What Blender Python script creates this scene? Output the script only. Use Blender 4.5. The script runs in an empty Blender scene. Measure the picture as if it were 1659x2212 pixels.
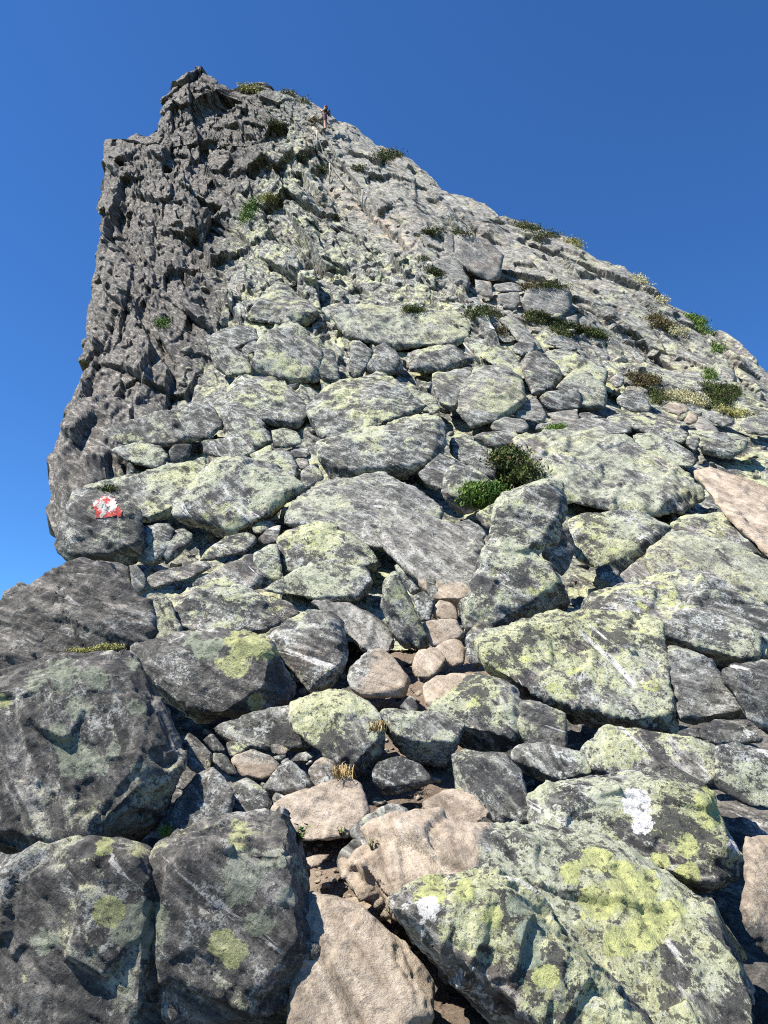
import bpy, bmesh, math, random
import numpy as np
from mathutils import Vector, Matrix

SC = bpy.context.scene
COL = SC.collection
R = math.radians
random.seed(7)
RNG = np.random.default_rng(11)

# ---------------------------------------------------------------- camera, sky, sun, exposure
PITCH = 15.0
EYE = np.array([0.0, 0.0, 1.6])
FPX, CU, CV = 1597.0, 829.5, 1106.0            # focal length and centre in the 1659 x 2212 drawing units
cam = bpy.data.cameras.new('camera')
cam.lens = 26.0
cam.sensor_width = 36.0
cam.sensor_fit = 'AUTO'
cam.clip_start = 0.05
cam.clip_end = 6000.0
co = bpy.data.objects.new('camera', cam)
co.location = EYE
co.rotation_euler = (R(90 + PITCH), 0, 0)
COL.objects.link(co)
SC.camera = co

SUN_DIR = Vector((0.52, 0.20, -0.83)).normalized()   # the way the light travels
sun_elev = math.asin(-SUN_DIR.z)
sun_az = math.atan2(-SUN_DIR.x, -SUN_DIR.y)           # azimuth of the sun itself, from +Y
world = bpy.data.worlds.new('World')
SC.world = world
world.use_nodes = True
wn = world.node_tree.nodes
wl = world.node_tree.links
wn.clear()
wo = wn.new('ShaderNodeOutputWorld')
wb = wn.new('ShaderNodeBackground')
ws = wn.new('ShaderNodeTexSky')
ws.sky_type = 'NISHITA'
ws.sun_disc = False
ws.sun_elevation = sun_elev
ws.sun_rotation = sun_az
ws.altitude = 1000
ws.air_density = 1.0
ws.dust_density = 0.0
ws.ozone_density = 6.0
wb.inputs['Strength'].default_value = 0.078
wt = wn.new('ShaderNodeMix'); wt.data_type = 'RGBA'; wt.blend_type = 'MULTIPLY'
wt.inputs[0].default_value = 1.0
wt.inputs[7].default_value = (0.46, 0.84, 1.20, 1)      # deep, clean mountain air
wl.new(ws.outputs[0], wt.inputs[6])
wl.new(wt.outputs[2], wb.inputs[0])
wl.new(wb.outputs[0], wo.inputs[0])

sl = bpy.data.lights.new('sun', 'SUN')
sl.energy = 5.0
sl.angle = R(0.5)
sl.color = (1.0, 0.95, 0.86)
so = bpy.data.objects.new('sun', sl)
so.rotation_euler = SUN_DIR.to_track_quat('-Z', 'Y').to_euler()
COL.objects.link(so)

SC.view_settings.view_transform = 'Standard'
SC.view_settings.look = 'None'
SC.view_settings.exposure = 0.92
SC.view_settings.gamma = 1.0
SC.cycles.use_denoising = False
SC.cycles.filter_width = 1.1
SC.cycles.max_bounces = 5
SC.cycles.diffuse_bounces = 3
SC.cycles.glossy_bounces = 2
SC.cycles.transmission_bounces = 2

# ---------------------------------------------------------------- projection helpers
CP, SP = math.cos(R(PITCH)), math.sin(R(PITCH))

def rays(u, v):
    """Direction, scaled so that its forward (y) part is one."""
    u = np.asarray(u, float); v = np.asarray(v, float)
    cx = (u - CU) / FPX; cy = (CV - v) / FPX
    dx, dy, dz = cx, CP - cy * SP, SP + cy * CP
    return np.stack([dx / dy, np.ones_like(dx), dz / dy], -1)

def unproj(u, v, Y):
    return EYE + rays(u, v) * np.asarray(Y, float)[..., None]

def proj(p):
    q = np.asarray(p, float) - EYE
    f = q[..., 1] * CP + q[..., 2] * SP
    up = -q[..., 1] * SP + q[..., 2] * CP
    return CU + FPX * q[..., 0] / f, CV - FPX * up / f

VT = np.array([60, 150, 300, 500, 700, 900, 1100, 1300, 1400, 1534, 1700, 1900, 2212, 2400, 2700], float)
YT = np.array([37, 35, 31, 23.5, 17.2, 12.7, 9.2, 6.6, 5.7, 4.7, 3.75, 3.05, 2.35, 2.0, 1.6], float)

def Yf(u, v):
    """How far the hillside lies along the ray through (u, v)."""
    u = np.asarray(u, float); v = np.asarray(v, float)
    y = np.exp(np.interp(v, VT, np.log(YT)))
    k = np.clip((1500 - v) / 600, 0, 1)
    return y * (1 + 0.10 * k * ((u - 830) / 830) ** 2)

# ---------------------------------------------------------------- noise in numpy
def _h(ix, iy, iz, s):
    n = (ix.astype(np.int64) * 73856093) ^ (iy.astype(np.int64) * 19349663) ^ (iz.astype(np.int64) * 83492791) ^ np.int64(s * 9781 + 17)
    n = (n ^ (n >> 13)) * np.int64(1274126177) & np.int64(0xffffffff)
    n = (n ^ (n >> 15)) * np.int64(2246822519 & 0x7fffffff) & np.int64(0xffffffff)
    n = n ^ (n >> 16)
    return (n & np.int64(0xffffff)).astype(np.float32) / np.float32(0xffffff)

def vnoise(p, s=0):
    i = np.floor(p).astype(np.int64); f = (p - i).astype(np.float32)
    f = f * f * f * (f * (f * 6 - 15) + 10)
    r = 0
    for a in (0, 1):
        wx = f[:, 0] if a else 1 - f[:, 0]
        for b in (0, 1):
            wy = f[:, 1] if b else 1 - f[:, 1]
            for c in (0, 1):
                wz = f[:, 2] if c else 1 - f[:, 2]
                r = r + wx * wy * wz * _h(i[:, 0] + a, i[:, 1] + b, i[:, 2] + c, s)
    return r * 2 - 1

def fbm(p, octv=4, rough=0.5, s=0, ridged=False):
    a, r, t = 1.0, 0, 0
    for o in range(octv):
        n = vnoise(p * (2.03 ** o) + 13.7 * o, s + o)
        r = r + a * ((1 - 2 * np.abs(n)) if ridged else n)
        t += a; a *= rough
    return r / t

def blocks(p, s=0, tilt=0.5, crack=0.35, cw=0.09):
    """Voronoi blocks: each cell has its own height and tilt, with a crack between cells."""
    i = np.floor(p).astype(np.int64)
    d1 = np.full(len(p), 9.0, np.float32); d2 = d1.copy()
    val = np.zeros(len(p), np.float32)
    for a in (-1, 0, 1):
        for b in (-1, 0, 1):
            for c in (-1, 0, 1):
                x, y, z = i[:, 0] + a, i[:, 1] + b, i[:, 2] + c
                rx = p[:, 0] - x - _h(x, y, z, s); ry = p[:, 1] - y - _h(x, y, z, s + 1); rz = p[:, 2] - z - _h(x, y, z, s + 2)
                d = np.sqrt(rx * rx + ry * ry + rz * rz).astype(np.float32)
                near = d < d1
                d2 = np.where(near, d1, np.minimum(d2, d))
                d1 = np.where(near, d, d1)
                if near.any():
                    h = _h(x, y, z, s + 3) - 0.5
                    gx = _h(x, y, z, s + 4) - 0.5; gy = _h(x, y, z, s + 5) - 0.5; gz = _h(x, y, z, s + 6) - 0.5
                    val = np.where(near, h + 2 * tilt * (gx * rx + gy * ry + gz * rz), val)
    e = np.clip((d2 - d1) / cw, 0, 1)
    return val - crack * (1 - e) ** 1.5

def frame(ax):
    """Rows of a rotation whose third row is the axis: coordinates across the rock's layers."""
    ax = np.asarray(ax, float); ax = ax / np.linalg.norm(ax)
    t = np.cross(ax, [0.1, 0.9, 0.3]); t /= np.linalg.norm(t)
    return np.stack([t, np.cross(ax, t), ax])

# ---------------------------------------------------------------- object helpers
def tag(o, label=None, cat=None, group=None, kind=None):
    if label: o['label'] = label
    if cat: o['category'] = cat
    if group: o['group'] = group
    if kind: o['kind'] = kind
    return o

def link(name, me, mat=None, parent=None):
    o = bpy.data.objects.new(name, me)
    COL.objects.link(o)
    if mat and not me.materials: me.materials.append(mat)
    if parent: o.parent = parent
    return o

def empty(name, loc):
    o = bpy.data.objects.new(name, None)
    o.empty_display_size = 0.1
    COL.objects.link(o)
    o.location = loc
    return o

def mesh_np(name, verts, faces):
    me = bpy.data.meshes.new(name)
    verts = np.asarray(verts, np.float32); faces = np.asarray(faces, np.int32)
    nv, nf, k = len(verts), len(faces), faces.shape[1]
    me.vertices.add(nv); me.vertices.foreach_set('co', verts.ravel())
    me.loops.add(nf * k); me.loops.foreach_set('vertex_index', faces.ravel())
    me.polygons.add(nf)
    me.polygons.foreach_set('loop_start', np.arange(0, nf * k, k, dtype=np.int32))
    me.update(calc_edges=True)
    return me

def attr(me, name, val):
    a = me.attributes.get(name) or me.attributes.new(name, 'FLOAT', 'POINT')
    n = len(me.vertices)
    a.data.foreach_set('value', np.broadcast_to(np.asarray(val, np.float32), (n,)).astype(np.float32).copy())

def get_co(me):
    a = np.empty(len(me.vertices) * 3, np.float32); me.vertices.foreach_get('co', a); return a.reshape(-1, 3)

def set_co(me, p):
    me.vertices.foreach_set('co', np.asarray(p, np.float32).ravel()); me.update()

def get_no(me):
    a = np.empty(len(me.vertices) * 3, np.float32); me.vertices.foreach_get('normal', a); return a.reshape(-1, 3)

def smooth(me, on=True):
    me.polygons.foreach_set('use_smooth', np.full(len(me.polygons), on)); me.update()

# ---------------------------------------------------------------- materials
class NT:
    def __init__(s, name, rough=0.85):
        s.m = bpy.data.materials.new(name); s.m.use_nodes = True
        s.t = s.m.node_tree; s.t.nodes.clear()
        s.out = s.n('ShaderNodeOutputMaterial'); s.b = s.n('ShaderNodeBsdfPrincipled')
        s.b.inputs['Roughness'].default_value = rough
        s.b.inputs['Specular IOR Level'].default_value = 0.25
        s.l(s.b.outputs[0], s.out.inputs[0])
    def n(s, k, **kw):
        x = s.t.nodes.new(k)
        for a, b in kw.items(): setattr(x, a, b)
        return x
    def l(s, a, b): s.t.links.new(a, b)
    def put(s, sock, v):
        if hasattr(v, 'is_output') or isinstance(v, bpy.types.NodeSocket): s.l(v, sock)
        else: sock.default_value = v
    def noise(s, vec, scale, detail=5, rough=0.6, dist=0.0, lac=2.0):
        x = s.n('ShaderNodeTexNoise'); s.l(vec, x.inputs['Vector'])
        x.inputs['Scale'].default_value = scale; x.inputs['Detail'].default_value = detail
        x.inputs['Roughness'].default_value = rough; x.inputs['Distortion'].default_value = dist
        x.inputs['Lacunarity'].default_value = lac
        return x.outputs[0]
    def vor(s, vec, scale, out='Distance', feat='F1', detail=0.0, rough=0.5):
        x = s.n('ShaderNodeTexVoronoi', feature=feat); s.l(vec, x.inputs['Vector'])
        x.inputs['Scale'].default_value = scale; x.inputs['Detail'].default_value = detail; x.inputs['Roughness'].default_value = rough
        return x.outputs[out]
    def math(s, op, a, b=0.0, c=0.0, clamp=False):
        x = s.n('ShaderNodeMath', operation=op, use_clamp=clamp)
        s.put(x.inputs[0], a); s.put(x.inputs[1], b); s.put(x.inputs[2], c)
        return x.outputs[0]
    def step(s, v, lo, hi, to0=0.0, to1=1.0):
        x = s.n('ShaderNodeMapRange', interpolation_type='SMOOTHSTEP')
        s.put(x.inputs['Value'], v); s.put(x.inputs['From Min'], lo); s.put(x.inputs['From Max'], hi)
        s.put(x.inputs['To Min'], to0); s.put(x.inputs['To Max'], to1)
        return x.outputs[0]
    def mix(s, f, a, b, mode='MIX'):
        x = s.n('ShaderNodeMix', data_type='RGBA', blend_type=mode)
        s.put(x.inputs[0], f)
        for k, v in ((6, a), (7, b)):
            if isinstance(v, tuple): x.inputs[k].default_value = (*v, 1)
            else: s.l(v, x.inputs[k])
        return x.outputs[2]
    def ramp(s, f, stops):
        x = s.n('ShaderNodeValToRGB'); e = x.color_ramp.elements
        while len(e) < len(stops): e.new(0.5)
        for k, (p, c) in enumerate(stops): e[k].position = p; e[k].color = (*c, 1)
        s.l(f, x.inputs[0]); return x.outputs[0]
    def attr(s, name):
        x = s.n('ShaderNodeAttribute', attribute_type='GEOMETRY'); x.attribute_name = name
        return x.outputs['Fac']
    def mapped(s, vec, rot=(0, 0, 0), scale=(1, 1, 1)):
        x = s.n('ShaderNodeMapping'); s.l(vec, x.inputs[0])
        x.inputs['Rotation'].default_value = rot; x.inputs['Scale'].default_value = scale
        return x.outputs[0]
    def bump(s, h, strength, dist):
        x = s.n('ShaderNodeBump'); s.l(h, x.inputs['Height'])
        x.inputs['Strength'].default_value = strength; x.inputs['Distance'].default_value = dist
        s.l(x.outputs[0], s.b.inputs['Normal'])

def rock_material():
    N = NT('lichen_rock', 0.85)
    geo = N.n('ShaderNodeNewGeometry'); P = geo.outputs['Position']
    oi = N.n('ShaderNodeObjectInfo')
    rv = N.n('ShaderNodeVectorRotate', rotation_type='AXIS_ANGLE')
    N.l(P, rv.inputs['Vector']); rv.inputs['Axis'].default_value = (0.2, 1, 0.15)
    N.l(N.math('MULTIPLY_ADD', oi.outputs['Random'], 0.75, -1.0), rv.inputs['Angle'])
    Q = rv.outputs[0]
    L = N.mapped(Q, (0, 0, 0), (1.0, 1.3, 5.0))            # stretched along the layers
    tan, lich, dark, pale = N.attr('tan'), N.attr('lich'), N.attr('dark'), N.attr('pale')
    A = N.noise(Q, 1.5, 13, 0.72, 0.25)                            # patches, ragged at every size
    Bn = N.noise(Q, 4.3, 12, 0.74, 0.3)
    C = N.noise(Q, 17.0, 9, 0.74, 0.2)
    Ln = N.noise(L, 2.6, 12, 0.74, 0.7)
    D = N.noise(Q, 0.8, 5, 0.6)
    E = N.noise(Q, 62.0, 6, 0.72, 0.0)
    C = N.math('MULTIPLY_ADD', N.math('SUBTRACT', N.math('ADD', N.math('MULTIPLY', C, 0.60), N.math('MULTIPLY', E, 0.40)), 0.5), 1.55, 0.5)
    # bare rock: grey schist, warm in places
    base = N.ramp(Ln, [(0.36, (0.022, 0.022, 0.020)), (0.45, (0.075, 0.074, 0.066)), (0.54, (0.19, 0.187, 0.162)), (0.63, (0.46, 0.45, 0.405))])
    warm = N.step(D, 0.50, 0.66)
    base = N.mix(N.math('MULTIPLY', warm, 0.6), base, N.ramp(Ln, [(0.34, (0.045, 0.037, 0.031)), (0.5, (0.175, 0.145, 0.12)), (0.65, (0.44, 0.38, 0.33))]))
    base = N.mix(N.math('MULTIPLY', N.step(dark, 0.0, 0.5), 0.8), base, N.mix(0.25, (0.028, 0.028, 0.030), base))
    # ash-grey to white crust lichen
    gk = N.math('ADD', Bn, N.math('MULTIPLY', N.math('SUBTRACT', C, 0.5), 0.9))
    grey = N.step(N.math('ADD', gk, N.math('MULTIPLY_ADD', lich, 0.06, -0.055)), 0.515, 0.54)
    gcol = N.mix(N.step(C, 0.46, 0.58), (0.185, 0.195, 0.18), (0.52, 0.53, 0.49))
    col = N.mix(N.math('MULTIPLY', grey, 0.9), base, gcol)
    # pale green and yellow-green map lichen
    sepn = N.n('ShaderNodeSeparateXYZ'); N.l(geo.outputs['Normal'], sepn.inputs[0])
    up = N.math('MULTIPLY_ADD', sepn.outputs[2], 0.05, -0.02)
    gsum = N.math('ADD', A, N.math('ADD', N.math('ADD', N.math('MULTIPLY', N.math('SUBTRACT', Bn, 0.5), 0.50), N.math('ADD', N.math('MULTIPLY', N.math('SUBTRACT', C, 0.5), 0.16), N.math('MULTIPLY', N.math('SUBTRACT', Ln, 0.5), 0.22))), up))
    vary = N.math('MULTIPLY_ADD', oi.outputs['Random'], 0.07, -0.035)
    gthr = N.math('ADD', vary, N.math('MULTIPLY_ADD', lich, -0.18, 0.652))
    gm = N.step(N.math('SUBTRACT', gsum, gthr), 0.0, 0.010)
    yel = N.step(N.math('ADD', D, N.math('MULTIPLY', N.math('SUBTRACT', A, 0.5), 0.9)), 0.50, 0.585)
    gc = N.mix(yel, (0.35, 0.365, 0.235), (0.45, 0.455, 0.215))
    gc = N.mix(N.step(C, 0.34, 0.56), N.mix(0.55, gc, (0.10, 0.105, 0.075)), N.mix(0.25, gc, (0.66, 0.67, 0.55)))
    col = N.mix(N.math('MULTIPLY', gm, 0.94), col, gc)
    # round bright thalli on the richest rocks
    wv = N.n('ShaderNodeVectorMath', operation='MULTIPLY_ADD')
    cmb = N.n('ShaderNodeCombineXYZ'); N.l(Bn, cmb.inputs[0]); N.l(A, cmb.inputs[1]); N.l(C, cmb.inputs[2])
    N.l(cmb.outputs[0], wv.inputs[0]); wv.inputs[1].default_value = (0.30, 0.30, 0.30); N.l(Q, wv.inputs[2])
    vs = N.vor(wv.outputs[0], 6.0)
    sp = N.math('MULTIPLY', N.step(vs, 0.30, 0.25), N.step(D, 0.50, 0.58))
    sp = N.math('MULTIPLY', sp, N.step(lich, 0.55, 0.85))
    col = N.mix(N.math('MULTIPLY', sp, N.step(C, 0.38, 0.5, 0.35, 0.9)), col, (0.43, 0.45, 0.18))
    # fine pale flecks
    fl = N.step(N.noise(Q, 47.0, 7, 0.70, 0.2), 0.545, 0.585)
    flm = N.math('MULTIPLY', fl, N.step(N.math('ADD', Bn, N.math('MULTIPLY', lich, 0.04)), 0.42, 0.54))
    col = N.mix(N.math('MULTIPLY', flm, 0.6), col, (0.45, 0.45, 0.42))
    # black crust lichen over everything
    bk = N.math('ADD', N.noise(Q, 3.1, 13, 0.74, 0.35), N.math('ADD', N.math('MULTIPLY', N.math('SUBTRACT', C, 0.5), 0.55), N.math('MULTIPLY', N.math('SUBTRACT', 0.5, Ln), 0.35)))
    blm = N.step(N.math('ADD', bk, N.math('MULTIPLY_ADD', dark, 0.09, -0.012)), 0.53, 0.545)
    blm2 = N.math('MULTIPLY', blm, N.math('MULTIPLY_ADD', pale, -0.62, 0.92))
    col = N.mix(blm2, col, N.mix(C, (0.018, 0.019, 0.022), (0.085, 0.083, 0.08)))
    # white quartz
    wq = N.step(N.noise(L, 1.15, 10, 0.66, 0.8), 0.635, 0.66)
    col = N.mix(N.math('MULTIPLY', wq, 0.8), col, (0.64, 0.62, 0.59))
    # single crusts that can be told apart: white, yellow and green
    for nm_, c_, d_ in (('spot_g', (0.29, 0.32, 0.235), (0.20, 0.225, 0.16)), ('spot_y', (0.46, 0.475, 0.20), (0.33, 0.345, 0.16)), ('spot_w', (0.72, 0.70, 0.66), (0.55, 0.54, 0.50))):
        sm = N.math('ADD', N.attr(nm_), N.math('ADD', N.math('MULTIPLY', N.math('SUBTRACT', Bn, 0.5), 4.2), N.math('MULTIPLY', N.math('SUBTRACT', C, 0.5), 0.5)))
        col = N.mix(N.math('MULTIPLY', N.step(sm, 0.46, 0.54), N.step(N.attr(nm_), 0.02, 0.1)), col, N.mix(N.step(C, 0.42, 0.55), d_, c_))
    # paler, creamy upper slabs
    pc = N.ramp(N.math('ADD', Ln, N.math('MULTIPLY', N.math('SUBTRACT', C, 0.5), 0.4)), [(0.32, (0.06, 0.058, 0.054)), (0.44, (0.17, 0.163, 0.148)), (0.55, (0.33, 0.312, 0.28)), (0.68, (0.52, 0.49, 0.44))])
    pc = N.mix(N.math('MULTIPLY', warm, 0.5), pc, N.mix(0.5, pc, (0.50, 0.37, 0.29)))
    col = N.mix(N.math('MULTIPLY', pale, 0.68), col, pc)
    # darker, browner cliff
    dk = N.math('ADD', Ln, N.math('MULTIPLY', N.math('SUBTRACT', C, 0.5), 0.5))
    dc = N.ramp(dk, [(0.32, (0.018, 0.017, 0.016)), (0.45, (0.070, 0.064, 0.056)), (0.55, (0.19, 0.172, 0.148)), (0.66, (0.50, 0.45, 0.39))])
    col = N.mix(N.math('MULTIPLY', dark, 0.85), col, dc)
    # rock worn clean by boots: tan and pink
    tc = N.ramp(Ln, [(0.30, (0.18, 0.135, 0.095)), (0.44, (0.37, 0.295, 0.22)), (0.58, (0.50, 0.415, 0.32)), (0.72, (0.62, 0.55, 0.455))])
    tc = N.mix(N.math('MULTIPLY', N.step(D, 0.56, 0.68), 0.55), tc, (0.42, 0.29, 0.185))
    tc = N.mix(N.math('MULTIPLY', blm, 0.30), tc, (0.11, 0.095, 0.08))
    tm = N.step(N.math('ADD', tan, N.math('MULTIPLY', N.math('SUBTRACT', A, 0.5), 1.6)), 0.40, 0.62)
    col = N.mix(N.math('MULTIPLY', tm, 0.95), col, tc)
    fk = N.step(N.noise(Q, 36.0, 7, 0.70, 0.2), 0.56, 0.60)
    col = N.mix(N.math('MULTIPLY', fk, N.math('MULTIPLY_ADD', tm, -0.45, 0.75)), col, (0.030, 0.030, 0.031))
    N.l(col, N.b.inputs['Base Color'])
    h = N.math('ADD', N.math('MULTIPLY', N.noise(L, 5.0, 10, 0.68, 0.6), 0.6), N.math('MULTIPLY', Bn, 0.7))
    h = N.math('ADD', h, N.math('MULTIPLY', C, 0.35))
    N.bump(h, 0.85, 0.04)
    return N.m

def soil_material():
    N = NT('trail_soil', 0.95)
    P = N.n('ShaderNodeNewGeometry').outputs['Position']
    n1 = N.noise(P, 3.0, 8, 0.65); n2 = N.noise(P, 40, 8, 0.75)
    c = N.ramp(n1, [(0.3, (0.13, 0.095, 0.07)), (0.5, (0.24, 0.185, 0.14)), (0.7, (0.36, 0.29, 0.225))])
    c = N.mix(N.step(n2, 0.55, 0.68), c, (0.44, 0.36, 0.29))
    c = N.mix(N.step(N.noise(P, 55, 6, 0.7), 0.56, 0.66), c, (0.07, 0.048, 0.033))
    N.l(c, N.b.inputs['Base Color'])
    N.bump(N.math('ADD', n2, n1), 0.9, 0.03)
    return N.m

def plain(name, col, rough=0.8, var=0.25, scale=30.0, bump=0.0):
    N = NT(name, rough)
    P = N.n('ShaderNodeTexCoord').outputs['Object']
    n = N.noise(P, scale, 5, 0.65)
    c = N.mix(N.step(n, 0.3, 0.7), tuple(x * (1 - var) for x in col), tuple(min(1, x * (1 + var)) for x in col))
    N.l(c, N.b.inputs['Base Color'])
    if bump: N.bump(n, bump, 0.01)
    return N.m

def leaf_material(name, a, b, c2):
    N = NT(name, 0.7)
    geo = N.n('ShaderNodeNewGeometry')
    P = geo.outputs['Position']
    n = N.noise(P, 5.0, 5, 0.6)
    r = geo.outputs['Random Per Island']
    c = N.mix(N.step(n, 0.40, 0.62), a, b)
    c = N.mix(N.math('MULTIPLY', N.step(r, 0.62, 0.95), 0.8), c, c2)
    N.l(c, N.b.inputs['Base Color'])
    return N.m

M_ROCK = rock_material()
M_SOIL = soil_material()

# ---------------------------------------------------------------- the mountain itself
LEFT = [(430,150),(405,166),(376,190),(346,215),(338,245),(325,275),(300,287),(284,305),(282,311),(240,312),(232,345),(222,365),(212,400),(206,430),(205,480),(215,520),(222,555),(220,590),(208,620),(197,660),(190,700),(190,740),(192,790),(180,830),(165,880),(150,914),(140,950),(137,975),(125,990),(125,1040),(128,1080),(130,1130),(140,1200),(200,1300),(240,1420)]
RIGHT = [(430,150),(466,166),(500,185),(560,191),(625,200),(645,214),(690,232),(735,262),(760,272),(830,320),(890,345),(925,375),(965,410),(1010,430),(1060,450),(1100,475),(1160,490),(1200,510),(1240,525),(1290,560),(1340,575),(1370,600),(1430,640),(1490,670),(1530,695),(1560,715),(1610,755),(1659,800),(1760,880),(1900,960),(2050,1060),(2150,1200),(2200,1420)]
LA, RA = np.array(LEFT, float), np.array(RIGHT, float)
SIL = np.vstack([LA[::-1], RA])

def sil_dist(u, v):
    """Distance, in drawing units, to the outline of the peak."""
    d = np.full(u.shape, 1e9)
    for a, b in zip(SIL[:-1], SIL[1:]):
        ab = b - a; L2 = max(float(ab @ ab), 1e-6)
        t = np.clip(((u - a[0]) * ab[0] + (v - a[1]) * ab[1]) / L2, 0, 1)
        d = np.minimum(d, np.hypot(u - a[0] - t * ab[0], v - a[1] - t * ab[1]))
    return d

def sstep(x, a, b):
    t = np.clip((x - a) / (b - a), 0, 1); return t * t * (3 - 2 * t)

def regions(u, v):
    """Which rock lies where on the hillside: dark cliff, cream slabs, trodden tan."""
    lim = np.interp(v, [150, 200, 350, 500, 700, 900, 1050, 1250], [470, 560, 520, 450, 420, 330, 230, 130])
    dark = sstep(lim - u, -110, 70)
    lim2 = np.interp(v, [200, 260, 400, 500, 650, 720, 800, 900], [690, 640, 700, 760, 960, 1150, 1420, 1750])
    pale = sstep(u - lim2, -70, 90) * (0.75 - 0.35 * sstep(u, 1150, 1450))
    mid = np.interp(v, [250, 340, 400, 480, 560, 640, 700], [690, 670, 720, 820, 900, 1010, 1080])
    tan = np.exp(-((u - mid) / 42.0) ** 2) * (v < 720) * 0.45
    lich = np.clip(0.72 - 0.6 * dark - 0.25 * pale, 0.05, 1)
    return dark, pale, tan, lich

def build_mountain():
    vs = np.concatenate([np.arange(150.5, 300, 0.85), np.arange(300, 900, 1.25), np.arange(900, 1420, 4.0)])
    ncol = 860
    t = np.linspace(0, 1, ncol)
    ul = np.interp(vs, LA[:, 1], LA[:, 0]); ur = np.interp(vs, RA[:, 1], RA[:, 0])
    U = ul[:, None] + (ur - ul)[:, None] * t[None, :]
    V = np.repeat(vs[:, None], ncol, 1)
    D = sil_dist(U, V)
    wid = np.clip((V - 120) * 0.28, 12, 85)
    rnd = np.clip(1 - D / wid, 0, 1)
    Y = Yf(U, V)
    # large forms: the buttress on the left, the gully of the trail, the slabs on the right
    def lump(u0, v0, su, sv, a):
        return a * np.exp(-((U - u0) / su) ** 2 - ((V - v0) / sv) ** 2)
    big = (lump(330, 420, 120, 170, -0.045) + lump(640, 470, 70, 110, -0.05) + lump(480, 420, 60, 150, 0.04)
           + lump(700, 380, 60, 50, 0.03) + lump(950, 450, 170, 90, -0.035) + lump(1010, 640, 70, 60, 0.03)
           + lump(1250, 640, 170, 90, -0.045) + lump(300, 760, 90, 160, 0.03) + lump(450, 690, 60, 60, -0.03)
           + lump(520, 880, 120, 60, -0.03) + lump(430, 195, 50, 40, -0.035) + lump(480, 232, 60, 30, 0.045)
           + lump(1420, 760, 130, 50, 0.04) + lump(1530, 800, 120, 70, -0.03) + lump(250, 960, 100, 110, -0.02))
    Y = Y * (1 + big + 0.085 * rnd ** 2 + 0.05 * sstep(V, 600, 850) + 0.05 * sstep(V, 1000, 1250))
    P = unproj(U, V, Y)
    # behind the outline the rock runs back and down
    nb = 7
    k = (np.arange(1, nb + 1) / nb)[None, :, None] ** 1.4
    span = (np.clip(ur - ul, 30, 900) / FPX * Y.mean(1))[:, None, None]
    pl, pr = P[:, :1], P[:, -1:]
    BL = pl + k * np.concatenate([span * 0.25, 9 + 0 * span, -1.5 + 0 * span], 2)
    BR = pr + k * np.concatenate([-span * 0.10, 9 + 0 * span, -1.5 + 0 * span], 2)
    G = np.concatenate([BL[:, ::-1], P, BR], 1)
    nr, nc = G.shape[:2]
    gu = np.gradient(G, axis=1); gv = np.gradient(G, axis=0)
    nrm = np.cross(gu, -gv); nrm /= np.linalg.norm(nrm, axis=2, keepdims=True) + 1e-9
    nrm = np.where((nrm[..., 1:2] > 0.2) & (np.arange(nc)[None, :, None] > nb) & (np.arange(nc)[None, :, None] < nb + ncol), -nrm, nrm)
    # soften the normals so that displaced blocks do not cross
    for _ in range(6):
        nrm[1:-1] = (nrm[:-2] + 2 * nrm[1:-1] + nrm[2:]) / 4
        nrm[:, 1:-1] = (nrm[:, :-2] + 2 * nrm[:, 1:-1] + nrm[:, 2:]) / 4
    nrm /= np.linalg.norm(nrm, axis=2, keepdims=True) + 1e-9
    # blocks jut out of the steep face rather than straight up
    out = G - EYE; out /= np.linalg.norm(out, axis=2, keepdims=True)
    out[:, :nb] = -nrm[:, :nb]; out[:, nb + ncol:] = -nrm[:, nb + ncol:]
    nrm = 0.50 * nrm - 0.75 * out; nrm /= np.linalg.norm(nrm, axis=2, keepdims=True)
    p = G.reshape(-1, 3).astype(np.float32); n = nrm.reshape(-1, 3)
    pu, pv = proj(G); pu = pu.ravel(); pv = pv.ravel()
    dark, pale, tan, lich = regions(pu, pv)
    F = frame((0.62, -0.30, 0.72))                   # layers dip to the right, as in the photograph
    pc = p * np.array([1.0, 0.12, 0.50], np.float32)   # the face is read across, not along the way it leans
    warp = np.stack([fbm(pc * 0.5, 3, s=3), fbm(pc * 0.5, 3, s=23), fbm(pc * 0.5, 3, s=43)], 1)
    q = (pc + 0.16 * warp) @ F.T
    A = np.interp(pv, [150, 260, 600, 760, 900, 1200], [0.60, 0.75, 0.7, 0.45, 0.26, 0.15])
    A = A + np.maximum(0.62 - A, 0) * dark
    slab = 1 - 0.45 * pale
    d = A * slab * 1.20 * blocks(q * np.array([0.20, 0.26, 0.48]), 1, 1.1, 0.10, 0.05)
    d += A * slab * 0.75 * blocks(q * np.array([0.52, 0.62, 1.30]), 31, 1.1, 0.14, 0.06)
    d += A * slab * 0.36 * blocks(q * np.array([1.3, 1.5, 3.6]), 61, 1.1, 0.14, 0.08)
    d += A * slab * 0.14 * blocks(q * np.array([3.4, 4.0, 9.5]), 81, 1.0, 0.15, 0.10)
    d += A * 0.03 * fbm(q * np.array([3.0, 3.0, 8.0]), 4, 0.6, 91)
    d += 0.02 * fbm(pc * 9.0, 4, 0.6, 111)
    edge = np.clip(sil_dist(pu, pv) / 40.0, 0, 1)
    d = d * (0.55 + 0.45 * edge) * (1 - 0.55 * sstep(pv, 820, 950) * (1 - edge))
    dg = d.reshape(nr, nc)
    for _ in range(1):
        dg[1:-1] = (dg[:-2] + 2 * dg[1:-1] + dg[2:]) / 4
        dg[:, 1:-1] = (dg[:, :-2] + 2 * dg[:, 1:-1] + dg[:, 2:]) / 4
    d = dg.ravel()
    q2 = p + n * d[:, None]
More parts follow.
